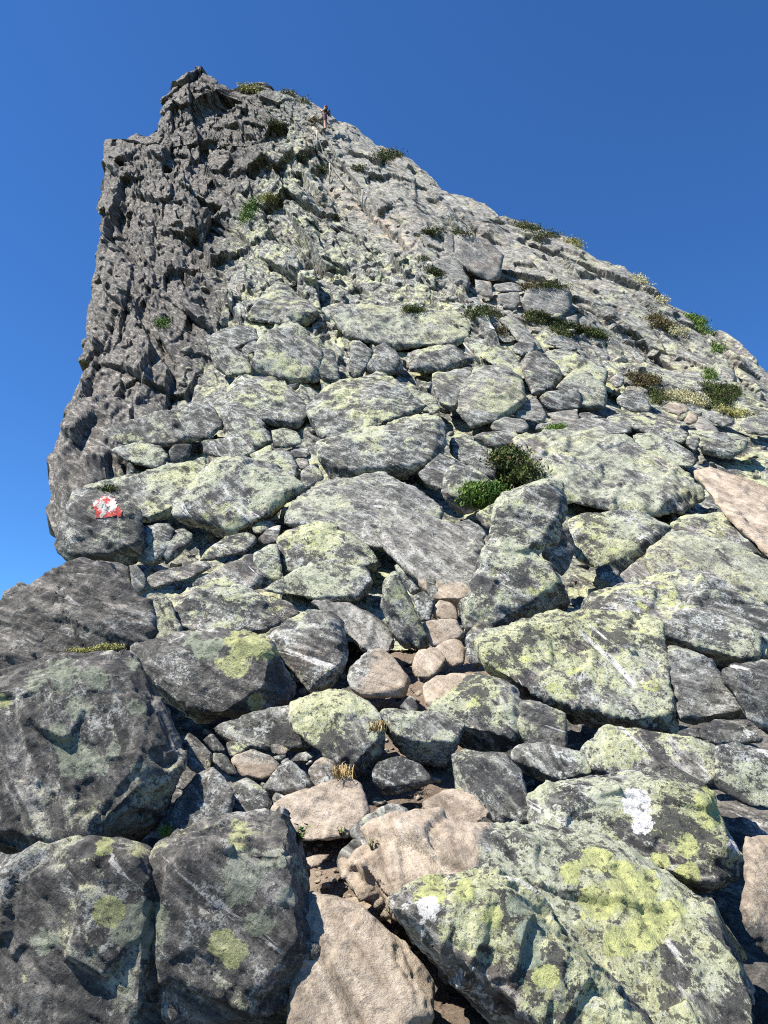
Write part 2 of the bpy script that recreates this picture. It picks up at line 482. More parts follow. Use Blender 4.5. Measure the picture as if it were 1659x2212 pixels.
    ii = np.arange(nr * nc).reshape(nr, nc)
    F4 = np.stack([ii[:-1, :-1], ii[1:, :-1], ii[1:, 1:], ii[:-1, 1:]], -1).reshape(-1, 4)
    me = mesh_np('mountain', q2, F4)
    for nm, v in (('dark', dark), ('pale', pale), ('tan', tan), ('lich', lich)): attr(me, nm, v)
    smooth(me, False)
    o = link('mountain', me, M_ROCK)
    tag(o, kind='structure')
    return G, q2.reshape(nr, nc, 3)

MG, MQ = build_mountain()

# ---------------------------------------------------------------- the trodden ground between the boulders, and the land far below
ZP = EYE[2] + YT * rays(np.full(len(VT), CU), VT)[:, 2]
def path_u(v):
    return np.interp(v, [1200, 1300, 1400, 1500, 1600, 1700, 1800, 1900, 2000, 2212, 2500], [1000, 975, 950, 915, 860, 830, 740, 720, 830, 960, 1000])

def ground_z(x, y):
    yy = np.clip(y, 0.6, 40)
    z = np.interp(yy, YT[::-1], ZP[::-1])
    z = np.where(y < YT[-1], ZP[-1] + (y - YT[-1]) * 0.34, z)
    z = np.where(y < 0.0, z * 0 + ZP[-1] - YT[-1] * 0.34 + y * 0.22, z)
    p = np.stack([x, np.maximum(y, 0.4), z], -1)
    u, v = proj(p)
    off = np.abs(u - path_u(v))
    drop = 0.05 * y * sstep(off, 90, 260) + 0.03 * y
    drop = np.where(y < 1.5, 0.06, drop)
    left = np.maximum(0, -x - 1.3 - 0.12 * y); right = np.maximum(0, x - 3.0 - 0.8 * y)
    return z - drop - 1.6 * left - 0.8 * right

def build_ground():
    ys = np.concatenate([np.arange(-7, 0.8, 0.25), np.arange(0.8, 5, 0.022), np.arange(5, 9.5, 0.06)])
    xs = np.concatenate([np.arange(-9, -2, 0.16), np.arange(-2, 2.6, 0.024), np.arange(2.6, 10, 0.16)])
    X, Yg = np.meshgrid(xs, ys)
    Z = ground_z(X, Yg)
    p = np.stack([X, Yg, Z], -1).reshape(-1, 3).astype(np.float32)
    p[:, 2] += 0.05 * fbm(p * 2.2, 4, 0.55, 5) + 0.014 * fbm(p * 12, 4, 0.6, 8) + 0.035 * blocks(p * np.array([3.2, 3.2, 3.2]), 14, 0.6, 0.1)
    nr, nc = X.shape
    ii = np.arange(nr * nc).reshape(nr, nc)
    me = mesh_np('ground', p, np.stack([ii[:-1, :-1], ii[:-1, 1:], ii[1:, 1:], ii[1:, :-1]], -1).reshape(-1, 4))
    gu, gv = proj(np.stack([p[:, 0], np.maximum(p[:, 1], 0.5), p[:, 2]], 1))
    attr(me, 'dark', 0.5); attr(me, 'pale', 0.0); attr(me, 'tan', 0.0); attr(me, 'lich', 0.1)
    smooth(me)
    go = link('ground', me, M_SOIL)
    me.materials.append(M_ROCK)
    on = (np.abs(gu - path_u(gv)) < 150) | (p[:, 1] < 1.4)
    fi = np.empty(len(me.polygons) * 4, np.int32); me.loops.foreach_get('vertex_index', fi)
    me.polygons.foreach_set('material_index', (~on[fi.reshape(-1, 4)[:, 0]]).astype(np.int32))
    tag(go, kind='structure')
    r = 4000.0
    a = np.linspace(0, 2 * math.pi, 48, endpoint=False)
    vv = [(0, 0, -160)] + [(r * math.cos(t), r * math.sin(t), -160) for t in a]
    me = bpy.data.meshes.new('valley')
    me.from_pydata(vv, [], [(0, k + 1, (k + 1) % 48 + 1) for k in range(48)])
    tag(link('valley', me, plain('valley_heath', (0.10, 0.12, 0.06), 0.95, 0.4, 0.004)), kind='structure')

build_ground()

# ---------------------------------------------------------------- boulders: outline and ridge points read off in one view window each, in that window's units
WIN = dict(A=(200, 200, .4822), B=(900, 250, .4822), C=(1600, 500, .4822), D=(2224, 900, .4822), F=(200, 1000, .4822), G=(900, 1000, .4822),
           H=(1600, 1000, .4822), I=(2224, 1500, .4822), J=(0, 1800, .4822), K=(700, 1700, .4822), L=(1500, 1700, .4822), M=(0, 2400, .4822),
           N=(700, 2400, .4822), O=(1500, 2400, .4822), P=(2224, 2200, .4822), Q=(0, 3132, .8403), R=(800, 3132, .8403), S=(1500, 3132, .8403), T=(2224, 3000, .8403))
ROCKS = []
def B(win, label, out, ridge=None, more=None, **kw):
    """One boulder. out: outline points (u, v[, extra depth]); ridge: corner points of the lit front; more: further lumps of the same boulder."""
    ROCKS.append(dict(win=win, label=label, pieces=[(out, ridge)] + (more or []), **kw))

# -- nearest rocks
B('Q', 'huge dark boulder filling the bottom left corner, green-grey lichen on its right half',
  [(-160,470,.2),(0,395,.15),(130,335,.15),(300,285,.15),(440,228,.15),(600,238,.15),(700,280,.2),(745,420,.1),(800,800),(800,1250),(-160,1300)],
  [(0,450),(200,380),(440,300),(640,310),(700,430),(720,800),(640,1000),(300,800),(0,800),(300,1150)],
  [([(705,330,.12),(760,250,.12),(800,230,.2),(952,165,.25),(1105,150,.25),(1232,82,.25),(1300,88,.2),(1340,110,.15),(1378,240,.1),(1425,360,.08),(1428,560,.08),(1448,660,.08),(1474,840,.06),(1478,905,.1),(1452,990,.2),(1370,1100,.25),(1000,1250,.2),(720,1250,.1)],
    [(800,330),(1000,250),(1230,190),(1330,200),(1370,480),(1400,800),(1300,870),(1060,780),(900,880),(760,800),(760,480)])],
  t=74, yw=8, th=.75, dark=.45, lich=.5,
  spots=[(200,680,100,'g'),(690,590,95,'g'),(510,550,60,'y'),(1160,400,120,'g'),(1230,600,110,'g'),(1080,720,90,'y'),(1140,250,80,'g'),(490,240,45,'y'),(650,255,35,'y'),(1150,200,80,'y'),(1290,300,70,'g'),(570,645,50,'g'),(1340,470,60,'g')])
B('M', 'big dark boulder at the left edge with a pale lichen-crusted top and one white spot',
  [(-200,600,.5),(0,580,.45),(180,545,.45),(430,440,.45),(600,395,.45),(880,375,.4),(1060,395,.3),(1145,450,.2),(1160,640,.1),(1260,800,.06),(1310,960,.05),(1420,1110,.06),(1445,1230,.08),(1400,1450,.1),(1340,1640,.15),(1280,1760,.15),(1100,1960,.1),(500,2050),(-200,2100)],
  [(-100,700),(200,640),(500,560),(760,520),(1050,560),(1130,760),(1280,1050),(1330,1250),(1260,1500),(1100,1750),(500,1800),(-100,1700),(500,1150)],
  t=68, yw=6, th=.6, dark=.5, lich=.45,
  spots=[(290,1790,75,'w'),(560,1130,90,'g'),(470,1000,60,'g'),(700,1200,120,'g'),(820,1280,80,'g'),(600,1320,110,'g'),(640,800,90,'g'),(930,1140,65,'g'),(500,540,130,'g'),(300,570,90,'g'),(780,560,100,'g'),(1080,440,60,'g'),(1120,800,70,'g'),(1150,1320,80,'g'),(1000,1780,150,'g'),(1180,1770,90,'g'),(30,740,60,'y')])
B('J', 'long dark craggy ridge sloping down to the left edge of the picture against the sky',
  [(-260,1350,.1),(0,1252,.1),(40,1200,.1),(130,1130,.1),(210,1080,.1),(320,1010,.1),(400,985,.1),(500,950,.1),(600,880,.1),(760,870,.12),(900,880,.15),(1000,990,.1),(1080,1120,.05),(1190,1200),(1220,1400),(1200,1520),(1000,1560),(900,1530),(600,1580),(450,1650),(150,1720),(-260,1850)],
  [(0,1330),(150,1220),(500,1060),(800,960),(1000,1150),(1100,1400),(700,1480),(300,1560),(0,1650)],
  Y=4.1, t=62, yw=-8, th=.55, dark=.62, lich=.3, rough=1.5, n=170)
B('J', 'low grey rock wedged between the dark ridge and the big pale-topped boulder at the left', [(100,1680),(200,1570),(350,1490),(560,1470),(1000,1500),(1180,1560),(1130,1740),(600,1760),(250,1800)], t=56, lich=.4, dark=.2)
B('J', 'slab block with a green lichen patch wedged under the painted rock', [(690,905),(750,880),(870,862),(960,870),(1040,900),(1060,960),(1070,1080),(1010,1090),(920,1050),(830,1100),(750,1090),(700,980)], Y=4.45, t=70, dark=.3, lich=.6)
B('J', 'upright pale streaked slab standing right of the block under the painted rock', [(1062,885),(1110,880),(1180,950),(1200,1010),(1198,1110),(1130,1118),(1080,1060),(1070,960)], Y=4.5, t=72, pale=.4, lich=.3)
B('J', 'upright lichen-spotted block at the right end of the dark ridge beside a black cleft', [(1200,1120,.1),(1340,1110,.15),(1390,1180),(1440,1330),(1500,1440),(1480,1520),(1350,1500),(1220,1510),(1190,1350)], Y=4.25, t=66, lich=.85)
B('J', 'small grey slab lying above the black hollow on the left', [(1190,990),(1280,940),(1500,930),(1659,850),(1720,900),(1560,990),(1500,1000),(1400,1000),(1290,1060),(1240,1070)], Y=5.3, t=48, lich=.4)
B('J', 'big boulder with a red and white paint mark, jutting against the sky',
  [(600,290,.2),(700,250,.25),(830,300,.25),(900,310,.25),(1030,350,.2),(1130,420,.15),(1150,560,.1),(1160,700,.05),(1130,840,.15),(1090,865,.2),(1000,845,.2),(880,862,.2),(740,885,.22),(660,910,.25),(600,870,.2),(500,780,.15),(445,700,.12),(480,640,.12),(530,610,.15),(600,560,.12),(590,400,.15)],
  [(650,370),(860,350),(1010,420),(1090,560),(1090,700),(1050,800),(880,820),(700,850),(600,760),(640,560)],
  Y=5.0, t=76, yw=-4, th=.8, dark=.2, lich=.62, n=130, paint=True)
B('J', 'square lump with bright lichen rim and black side, right of the painted rock', [(1120,600,.2),(1200,560,.25),(1370,540,.25),(1420,600,.1),(1345,640),(1335,760),(1330,870,.1),(1230,890,.3),(1130,850,.3),(1150,700,.2)], [(1180,640),(1310,600),(1330,640)], Y=5.15, t=60, lich=.8)
B('J', 'undercut green-topped block above the black hollow on the left', [(1330,650,.1),(1420,600,.2),(1500,575,.2),(1575,640,.15),(1560,710,.1),(1460,790,.3),(1350,890,.45),(1330,800,.2)], [(1350,690),(1480,640),(1550,670),(1420,760)], Y=5.2, t=55, lich=.8)
B('J', 'long lichen-green slab rising to the right behind the painted rock', [(690,245),(800,215),(900,200),(1180,165),(1450,70),(1659,15),(1690,130),(1540,300),(1410,400),(1390,520),(1150,540),(1030,440),(960,330),(830,300)], Y=5.9, t=50, lich=.75, th=.5)
B('N', 'long rounded boulder with a bright yellow-green lichen cap and a shadowed underside',
  [(-440,370,.2),(-250,265,.3),(0,215,.35),(200,190,.35),(500,190,.35),(680,215,.3),(770,265,.25),(810,340,.2),(880,470,.25),(945,600,.3),(955,710,.35),(850,790,.35),(700,830,.3),(500,865,.3),(250,882,.25),(100,852,.22),(0,800,.2),(-150,710,.2),(-330,570,.2)],
  [(-300,400),(-100,340),(200,300),(450,270),(680,300),(720,430),(690,640),(640,790),(350,840),(100,780),(-150,620)],
  t=70, yw=-6, th=.9, lich=.35, dark=.3,
  spots=[(600,310,130,'y'),(500,420,120,'y'),(700,320,90,'y'),(470,260,70,'y'),(250,320,110,'g'),(330,435,40,'y'),(150,260,90,'g'),(620,760,70,'y'),(820,330,50,'y')])
B('N', 'greenish rock tucked behind the right end of the yellow-capped boulder', [(760,240,.2),(860,270,.2),(930,360,.1),(1000,425,.1),(1050,520,.1),(1030,580,.15),(960,595,.2),(900,500,.2),(830,380,.2)], Y=3.95, t=55, lich=1.0)
B('N', 'lichen-grey block below the blue-grey slab, its lower right corner rounded', [(740,235,.2),(900,95,.2),(1100,20,.2),(1250,25,.2),(1340,110,.15),(1370,200,.1),(1375,440,.1),(1330,520,.15),(1225,660,.2),(1100,692,.15),(1070,590,.1),(1040,490,.1),(940,350,.1)], [(1000,150),(1250,120),(1320,240),(1320,440),(1180,610),(1110,560)], Y=4.1, t=58, lich=.7, th=.7, n=90)
B('N', 'blocky grey boulder sloping down to the trail, lit on its left half', [(912,790,.2),(1000,740,.2),(1100,695,.2),(1220,668,.2),(1290,690,.2),(1400,680,.2),(1500,740,.15),(1620,830,.1),(1700,960,.05),(1690,1150,.05),(1659,1190,.1),(1560,1280,.15),(1440,1355,.15),(1330,1270),(1250,1195),(1100,1100),(960,990),(925,860)], [(1000,830),(1250,760),(1480,830),(1600,1000),(1580,1200),(1440,1290),(1250,1130)], Y=3.55, t=52, lich=.6, th=.7, n=110)
B('N', 'dark leaning slab in the shade under the yellow-capped boulder', [(300,970),(600,850),(900,790),(930,900),(1080,1080),(1030,1150),(900,1135),(740,1085),(560,1125),(400,1060)], Y=3.75, t=62, lich=.1, tan=.2)
B('N', 'thin pointed slab leaning at the left of the rubble hollow', [(40,1110),(90,1010),(200,1095),(290,1200),(300,1310),(190,1345),(100,1300)], Y=3.35, t=64, tan=.3, lich=.3)
B('N', 'narrow slab leaning behind the pointed slab in the rubble hollow', [(200,1060),(280,1005),(340,1080),(410,1165),(300,1170)], Y=3.5, t=60, lich=.3)
B('N', 'small dark slab tilted below the leaning slabs in the hollow', [(285,1165),(390,1190),(450,1275),(520,1390),(400,1335),(285,1245)], Y=3.33, t=56, lich=.3)
B('N', 'flat brown slab in the middle of the rubble hollow', [(430,1220),(590,1140),(750,1190),(835,1275),(800,1345),(690,1390),(530,1372),(460,1290)], Y=3.4, t=44, tan=.55, lich=.1)
B('N', 'small olive slab caught at the edge of the hollow shadow', [(390,1090),(460,1070),(580,1120),(540,1165),(430,1210)], Y=3.5, t=50, lich=.5)
B('N', 'dark rock mottled with white and pale green, left of the grey wedge stone', [(-60,1660,.1),(0,1545),(100,1440),(190,1335),(290,1290,.1),(400,1400),(450,1500),(430,1700),(250,1830),(0,1900),(-90,1850)], Y=2.95, t=60, yw=-4, lich=.6, dark=.2, th=.6)
B('N', 'squat dark rock between the mottled rock and the tan trail stone', [(440,1440),(560,1380),(680,1430),(765,1560),(770,1630),(610,1740),(450,1720),(420,1600)], Y=3.0, t=56, lich=.6)
B('N', 'grey wedge-shaped stone with a bluish face and dark underside', [(680,1490,.1),(720,1420,.05),(830,1275,.05),(915,1230,.1),(985,1295,.05),(1055,1350,.02),(1105,1455),(1080,1475,.1),(930,1520,.3),(770,1525,.3)], [(720,1470),(900,1260),(1050,1380),(1080,1440),(930,1430),(800,1480)], Y=3.15, t=50, lich=.12, tan=.05, pale=.35)
B('N', 'tan-grey rock behind the grey wedge stone, right of the rubble hollow', [(1060,1310),(1170,1200),(1280,1240),(1315,1390),(1210,1440),(1110,1450)], Y=3.35, t=54, tan=.55, lich=.2)
for q in ([(750,1105),(850,1090),(915,1150),(880,1190),(770,1190)], [(760,1205),(880,1180),(905,1192),(830,1245)], [(920,1235),(980,1170),(1080,1160),(1135,1180),(1050,1255),(960,1255)], [(1030,1275),(1080,1222),(1120,1230),(1065,1285)], [(770,1550),(790,1490),(870,1520),(890,1570),(800,1615)], [(830,1250),(900,1200),(920,1230),(860,1270)]):
    B('N', 'small angular stone lying in the rubble hollow below the yellow-capped boulder', q, t=42, tan=.4, lich=.2, name='stone', cat='stone', group='small stones in the rubble hollow')
B('N', 'broad tan trail stone with a worn cream top, lowest on the left of the path', [(740,1650),(890,1540),(1050,1480),(1200,1420),(1400,1370),(1485,1440),(1535,1560),(1565,1640),(1500,1725),(1410,1800),(1380,1850),(1280,1850),(1100,1885),(930,1865),(880,1750)], Y=2.95, t=44, tan=.85, lich=.12, n=110)
B('O', 'flat grey-green lichened stone set in the path beside the tan trail stone', [(-270,1800),(-150,1700),(0,1620),(60,1588),(150,1595),(230,1650),(295,1700),(300,1750),(180,1800),(60,1870),(-40,1930),(-170,1900)], Y=2.95, t=40, tan=.35, lich=.5, pale=.3)
B('R', 'small grey stone on the path above the long tan slab', [(622,330),(640,260),(700,208),(760,215),(782,255),(710,310),(680,345),(640,360)], Y=2.78, t=42, tan=.4, lich=.1)
B('R', 'smooth tan boulder rising from the trail at the bottom centre, half in shadow', [(455,520),(520,465),(610,490),(700,520),(800,600),(900,680),(960,730),(1060,870),(1060,1020),(1000,1300),(400,1300),(470,1000),(480,700)], Y=2.05, t=52, tan=.82, lich=.2, th=.5, n=130)
B('R', 'flat tan stone embedded in the dirt left of the long tan slab', [(650,490),(760,468),(825,512),(860,580),(820,592),(740,545)], Y=2.6, t=32, tan=.9, lich=0)
B('R', 'flat tan paving stone in the dirt beside the big dark corner boulder', [(460,300),(520,280),(600,275),(540,330),(470,360)], Y=2.85, t=30, tan=.9, lich=0)
B('S', 'long slab across the path, worn tan on the left and lichen-green on the right',
  [(-153,350,.1),(-100,290,.15),(0,210,.15),(90,145,.15),(190,130,.15),(290,140,.15),(480,150,.15),(640,160,.15),(780,152,.15),(952,158,.15),(1130,190,.1),(1230,330,.05),(1420,440,.05),(1510,550,.02),(1640,590),(1720,680),(1850,800),(1900,1300),(1500,1350),(1300,1050),(1000,830),(730,590),(500,470),(100,450),(-70,480),(-135,410)],
  [(-60,330),(120,210),(400,220),(800,230),(1080,280),(1200,420),(1400,560),(1600,720),(1750,900),(1750,1200),(1500,1150),(1200,850),(800,520),(560,390),(200,370),(0,420)],
  dY=1.03, t=38, yw=4, th=.3, lich=.75, spots=[(1180,430,120,'y'),(1000,500,90,'y'),(1000,300,70,'y'),(1250,620,90,'y'),(1100,700,70,'y'),(900,360,60,'y'),(1350,560,70,'y')], n=190, tanx=(650, -330))
B('S', 'wedge-shaped boulder slanting down to the lower right, striped grey side and lichen-spotted top',
  [(42,490,.05),(100,435,.1),(250,390,.15),(420,360,.18),(540,360,.18),(620,400,.15),(700,480,.12),(745,560,.1),(835,665,.1),(870,720,.1),(960,800,.1),(1100,950,.1),(1300,1120,.1),(1450,1300,.1),(1400,1380,.1),(900,1320,.25),(560,1020,.28),(430,925,.28),(300,785,.25),(200,685,.2),(120,620,.15),(60,560,.1)],
  [(130,520),(300,450),(520,430),(640,520),(760,680),(1000,950),(1250,1200),(900,1150),(600,850),(420,720),(220,600)],
  dY=.93, t=56, yw=10, th=.5, lich=.65, spots=[(400,450,50,'y'),(230,450,70,'y'),(520,570,60,'y'),(690,640,90,'g'),(700,760,70,'g'),(760,850,60,'y'),(220,530,50,'w'),(640,520,60,'g')])
B('T', 'broad lichen-yellow boulder at the right edge with a black hollow beneath its nose',
  [(-170,170,.1),(-60,115,.12),(150,75,.15),(350,35,.2),(520,60,.2),(620,110,.15),(700,170,.12),(765,280,.08),(850,420,.05),(882,480,.05),(800,535,.2),(690,590,.25),(630,605,.25),(560,585,.2),(440,505,.15),(370,450,.1),(250,345,.1),(100,330,.1),(0,330,.1),(-160,340,.1)],
  [(-80,200),(200,140),(480,110),(640,200),(740,330),(830,450),(700,540),(600,540),(400,400),(200,260),(-60,270)],
  t=50, yw=4, th=.5, lich=.9,
  spots=[(670,220,95,'y'),(560,400,60,'y'),(340,190,60,'w'),(360,310,50,'w'),(440,460,60,'y'),(800,380,40,'w'),(580,520,60,'y')])
B('T', 'brown streaked rock at the right edge beside the black hollow', [(850,350),(952,352),(1080,380),(1100,960),(952,900),(870,800),(830,740),(880,560)], Y=2.55, t=60, tan=.45, lich=.35)
# -- right of the trail, lower
B('P', 'lichen-brown slab under the deep black recess on the right', [(100,1590),(200,1490),(350,1380),(540,1400),(700,1440),(950,1470),(1190,1495),(1215,1560),(1235,1800),(1100,1860),(700,1800),(300,1790),(180,1690)], Y=3.3, t=48, lich=.6, tan=.15, th=.45)
B('P', 'grey-white mottled block at the right edge below the tan slab', [(1235,1540),(1400,1500),(1659,1560),(1850,1620),(1800,2050),(1500,2010),(1230,1850)], Y=3.1, t=56, lich=.7)
B('P', 'rounded brown lump wedged under the tan slab on the right', [(1100,1390),(1220,1315),(1400,1330),(1500,1380),(1640,1500),(1400,1510),(1230,1510),(1110,1470)], Y=3.55, t=48, tan=.35, lich=.5)
B('P', 'low dark lump in the crack left of the rounded brown lump', [(900,1420),(1000,1380),(1090,1380),(1110,1470),(960,1470)], Y=3.6, t=50, lich=.5)
B('P', 'huge overhanging lichen slab with a long dark underside, right of the trail',
  [(-720,760,.1),(-700,650,.15),(-550,560,.2),(-400,560,.2),(-250,515,.2),(-100,480,.22),(60,430,.25),(250,470,.2),(400,520,.15),(600,530,.15),(770,500,.12),(835,580,.05),(830,820,.05),(900,940,.05),(930,1080,.05),(940,1250,.08),(930,1340,.15),(880,1415,.25),(500,1375,.5),(250,1340,.55),(0,1290,.55),(-200,1190,.45),(-370,1090,.3),(-520,1010,.12),(-690,930,.05)],
  [(-640,740),(-400,640),(0,540),(400,600),(740,640),(780,850),(880,1050),(900,1280),(860,1380),(760,1310),(480,1200),(280,1095),(0,1110),(-370,1070),(-600,900)],
  Y=3.75, t=48, yw=3, th=.25, lich=1.0, n=150)
B('P', 'huge mottled boulder at the right edge with a brown shaded underside',
  [(60,430,.2),(250,300,.25),(380,230,.25),(650,190,.25),(820,140,.25),(1000,100,.25),(1180,150,.2),(1300,260,.15),(1420,350,.1),(1600,400,.1),(1850,500,.1),(1850,800,.2),(1659,820,.25),(1500,850,.25),(1360,855,.3),(1280,830,.4),(1150,760,.45),(960,690,.45),(840,620,.4),(790,490,.1),(500,540,.1),(250,500,.1)],
  [(200,420),(500,320),(1000,220),(1300,380),(1659,520),(1659,760),(1480,820),(1290,735),(1060,575),(830,490),(500,460)],
  Y=4.05, t=52, yw=2, th=.4, lich=.95, n=130)
B('P', 'tan and pink rectangular slab leaning between the overhanging slab and the dark right-hand rock', [(835,690,.1),(960,740,.1),(1060,800,.08),(1190,825,.05),(1240,900,.02),(1320,1020),(1480,1290),(1400,1325,.05),(1200,1312,.05),(1060,1355,.1),(960,1320,.1),(925,1240),(925,1050),(870,900),(825,820)], Y=3.85, t=54, tan=.35, lich=.6, pale=.3)
B('P', 'dark striped rock at the right edge with a yellow lichen top', [(1290,910,.1),(1360,870,.2),(1500,850,.25),(1659,830,.25),(1850,900,.2),(1850,1500),(1659,1420),(1500,1300),(1380,1110),(1310,1000)], [(1340,930),(1500,930),(1659,1010),(1800,1100)], Y=3.6, t=68, yw=14, lich=.5, dark=.2)
B('O', 'pale lichened flat-faced block beside the deep black recess', [(1130,720,.05),(1300,755,.05),(1400,800,.05),(1505,860,.02),(1512,1000),(1518,1150),(1300,1115),(1190,1110),(1110,980),(1100,880)], Y=3.7, t=66, lich=.6, pale=.2)
B('O', 'brown lichened slab above a dark slot, right of the split lichened rock', [(1055,1180,.1),(1100,1130,.1),(1170,1095,.12),(1300,1095,.15),(1500,1145,.12),(1659,1170,.1),(1720,1330,.05),(1640,1395,.2),(1450,1425,.3),(1300,1400,.3),(1230,1330,.2),(1120,1295,.1),(1075,1250)], [(1110,1220),(1300,1180),(1600,1250),(1620,1370),(1450,1390),(1240,1305)], Y=3.45, t=54, lich=.65, tan=.25)
B('O', 'grey boulder with a lichen streak bridging the trail above a dark overhang', [(-40,900,.1),(-10,815,.15),(60,805,.2),(150,815,.2),(330,850,.2),(450,840,.2),(600,895,.1),(700,950),(660,1060),(610,1170,.4),(540,1260,.5),(300,1240,.5),(180,1180,.4),(120,1080,.15),(50,990,.05)], [(20,880),(300,910),(560,950),(640,1020),(560,1080),(400,1070),(170,1060)], Y=3.62, t=56, lich=.65, th=.5, n=90)
B('O', 'big lichen-green boulder with a dark hollowed lower face, right of the trail', [(405,810,.1),(470,740,.15),(590,700,.2),(640,640,.25),(700,570,.3),(780,518,.3),(860,535,.3),(1000,600,.25),(1120,655,.15),(1130,770,.1),(1090,840,.05),(1115,910,.03),(1150,1030,.05),(1190,1092,.12),(1060,1110,.3),(920,1180,.5),(660,1120,.45),(630,980,.1),(560,900,.05)], [(500,800),(700,740),(830,640),(1040,720),(1050,860),(1090,1050),(1040,1000),(1010,930),(900,915),(740,960),(640,940)], Y=3.75, t=56, lich=.95, th=.5, n=110)
B('O', 'split lichened rock with a brown shaded left side, beside the trail', [(585,1190,.2),(700,1160,.2),(850,1180,.2),(1020,1190,.2),(1060,1260,.15),(1140,1335,.1),(1130,1430,.08),(1115,1475,.05),(1200,1590),(1240,1700),(1225,1795,.05),(1080,1800,.05),(960,1755,.1),(885,1640,.15),(850,1535,.2),(760,1515,.35),(630,1475,.4),(600,1300,.3)], [(690,1230),(1000,1240),(1090,1400),(1180,1720),(1000,1720),(880,1530),(740,1360)], Y=3.15, t=56, yw=-6, lich=.75, n=90)
B('O', 'blocky grey trail-side rock below the dark overhang', [(-75,1310),(0,1232),(160,1190),(235,1270),(310,1262),(390,1350),(400,1430,.1),(270,1450,.3),(130,1500,.3),(10,1495,.3),(-60,1410,.1)], [(-30,1320),(130,1240),(240,1300),(370,1380),(270,1400),(130,1415),(10,1450)], Y=3.3, t=52, lich=.4, tan=.15)
B('O', 'wide cream-topped tan stone in the middle of the path', [(320,1600),(430,1530),(520,1480),(620,1485),(720,1510),(840,1560),(890,1650),(895,1700),(820,1755),(700,1785),(580,1775),(480,1705),(345,1655)], [(440,1570),(600,1530),(800,1600),(700,1700),(600,1750)], Y=3.0, t=42, tan=.95, lich=.05)
B('O', 'narrow tan sliver beside the split lichened rock', [(1130,1450),(1180,1480),(1240,1540),(1245,1605),(1200,1600)], Y=3.12, t=50, tan=1, lich=0)
B('O', 'bright cream rock in the trail gully, lower of the pair', [(253,470),(275,370),(310,330),(440,312),(500,350),(540,425),(500,485),(390,560),(270,548)], Y=4.0, t=48, tan=.95, lich=0, pale=.6)
B('O', 'rounded tan rock in the trail gully, upper of the pair', [(445,310),(510,270),(600,232),(655,252),(692,340),(682,440),(570,470),(525,420),(500,345)], Y=4.15, t=54, tan=.9, lich=0)
B('O', 'brown step of bare rock above the two trail stones', [(330,130),(390,95),(480,80),(620,80),(690,230),(610,250),(470,300),(420,315)], Y=4.5, t=66, tan=.75, lich=0)
B('O', 'long tan slab in the gully below the cream rock', [(345,620),(450,560),(600,510),(740,530),(775,550),(650,590),(620,670),(690,720),(440,790),(400,830),(350,700)], Y=3.8, t=42, tan=.8, lich=.1)
B('O', 'small tan stone on the gully floor', [(265,690),(320,645),(340,690),(300,720)], Y=3.8, t=40, tan=1, lich=0, name='stone', cat='stone')
B('O', 'grey stone half in shadow at the foot of the streaked tan rock', [(140,800),(230,705),(275,720),(285,780),(320,840),(240,840)], Y=3.7, t=48, tan=.4, lich=.2, name='stone', cat='stone')
B('N', 'tan and white streaked rock left of the two trail stones', [(1385,560,.05),(1400,480,.1),(1490,400,.15),(1580,330,.2),(1659,320,.2),(1740,380,.1),(1850,520,.05),(1925,650),(1830,700,.05),(1659,722,.1),(1500,705,.1),(1430,650,.05)], Y=4.0, t=52, tan=.55, lich=.4, pale=.2)
# -- middle, around the tilted yellow boulder
B('L', 'tall tilted boulder crusted with yellow-green lichen over a black overhang, right of the trail',
  [(850,950,.05),(910,780,.1),(950,560,.15),(1050,500,.2),(1160,445,.2),(1290,405,.25),(1385,378,.25),(1470,430,.2),(1502,560,.15),(1490,645,.15),(1380,690,.1),(1430,800,.05),(1425,920,.02),(1320,1010,0),(1000,1010)],
  [(930,800),(1000,620),(1200,500),(1380,450),(1440,560),(1340,680),(1390,850),(1300,980),(1000,960)],
  [([(850,950,.05),(1000,900),(1260,1000),(1380,1090),(1475,1220),(1515,1320,.4),(1510,1440,.5),(1380,1560,.5),(1200,1575,.5),(960,1600,.4),(915,1540,.1),(800,1640,.1),(700,1590,.1),(620,1490,.15),(720,1290,.1),(790,1150,.1)],
    [(900,1000),(1200,1080),(1460,1240),(1350,1310),(1200,1335),(1100,1400),(925,1530),(780,1520),(690,1480),(780,1250)])],
  Y=5.0, t=66, yw=-6, th=.45, lich=1.0, n=150, yel=1)
B('L', 'dark angular block behind the right shoulder of the tilted yellow boulder', [(1400,810,.1),(1530,782,.1),(1545,900),(1595,960),(1565,1050),(1480,1180),(1380,1090),(1310,1010)], Y=5.5, t=78, yw=30, lich=.3)
B('O', 'smooth grey-green slab foot below the tilted yellow boulder', [(690,280),(700,200),(790,100),(900,120),(950,200),(880,260),(800,310),(790,500),(730,440)], Y=4.6, t=66, lich=.8)
B('K', 'smooth pale slab sloping down toward the trail, lichened on top', [(890,750,.1),(1000,530,.15),(1100,445,.2),(1215,402,.2),(1450,392,.2),(1659,352,.2),(1860,455,.15),(2120,530,.1),(2275,690),(2150,770),(1900,730),(1800,1000),(1659,900),(1400,820),(1200,720),(1050,700)], Y=6.3, t=46, th=.3, lich=.75, pale=.3, n=120)
B('L', 'blue-grey streaked slab running down to the trail gully, tan at its foot', [(0,590,.1),(200,680,.1),(430,745,.1),(630,765,.1),(860,900,.05),(825,980),(770,1140),(720,1250),(700,1430),(600,1470),(480,1400),(350,1210),(200,1090),(0,910)], Y=5.5, t=44, th=.3, lich=.15, pale=.75, n=110, tany=(1050,1350))
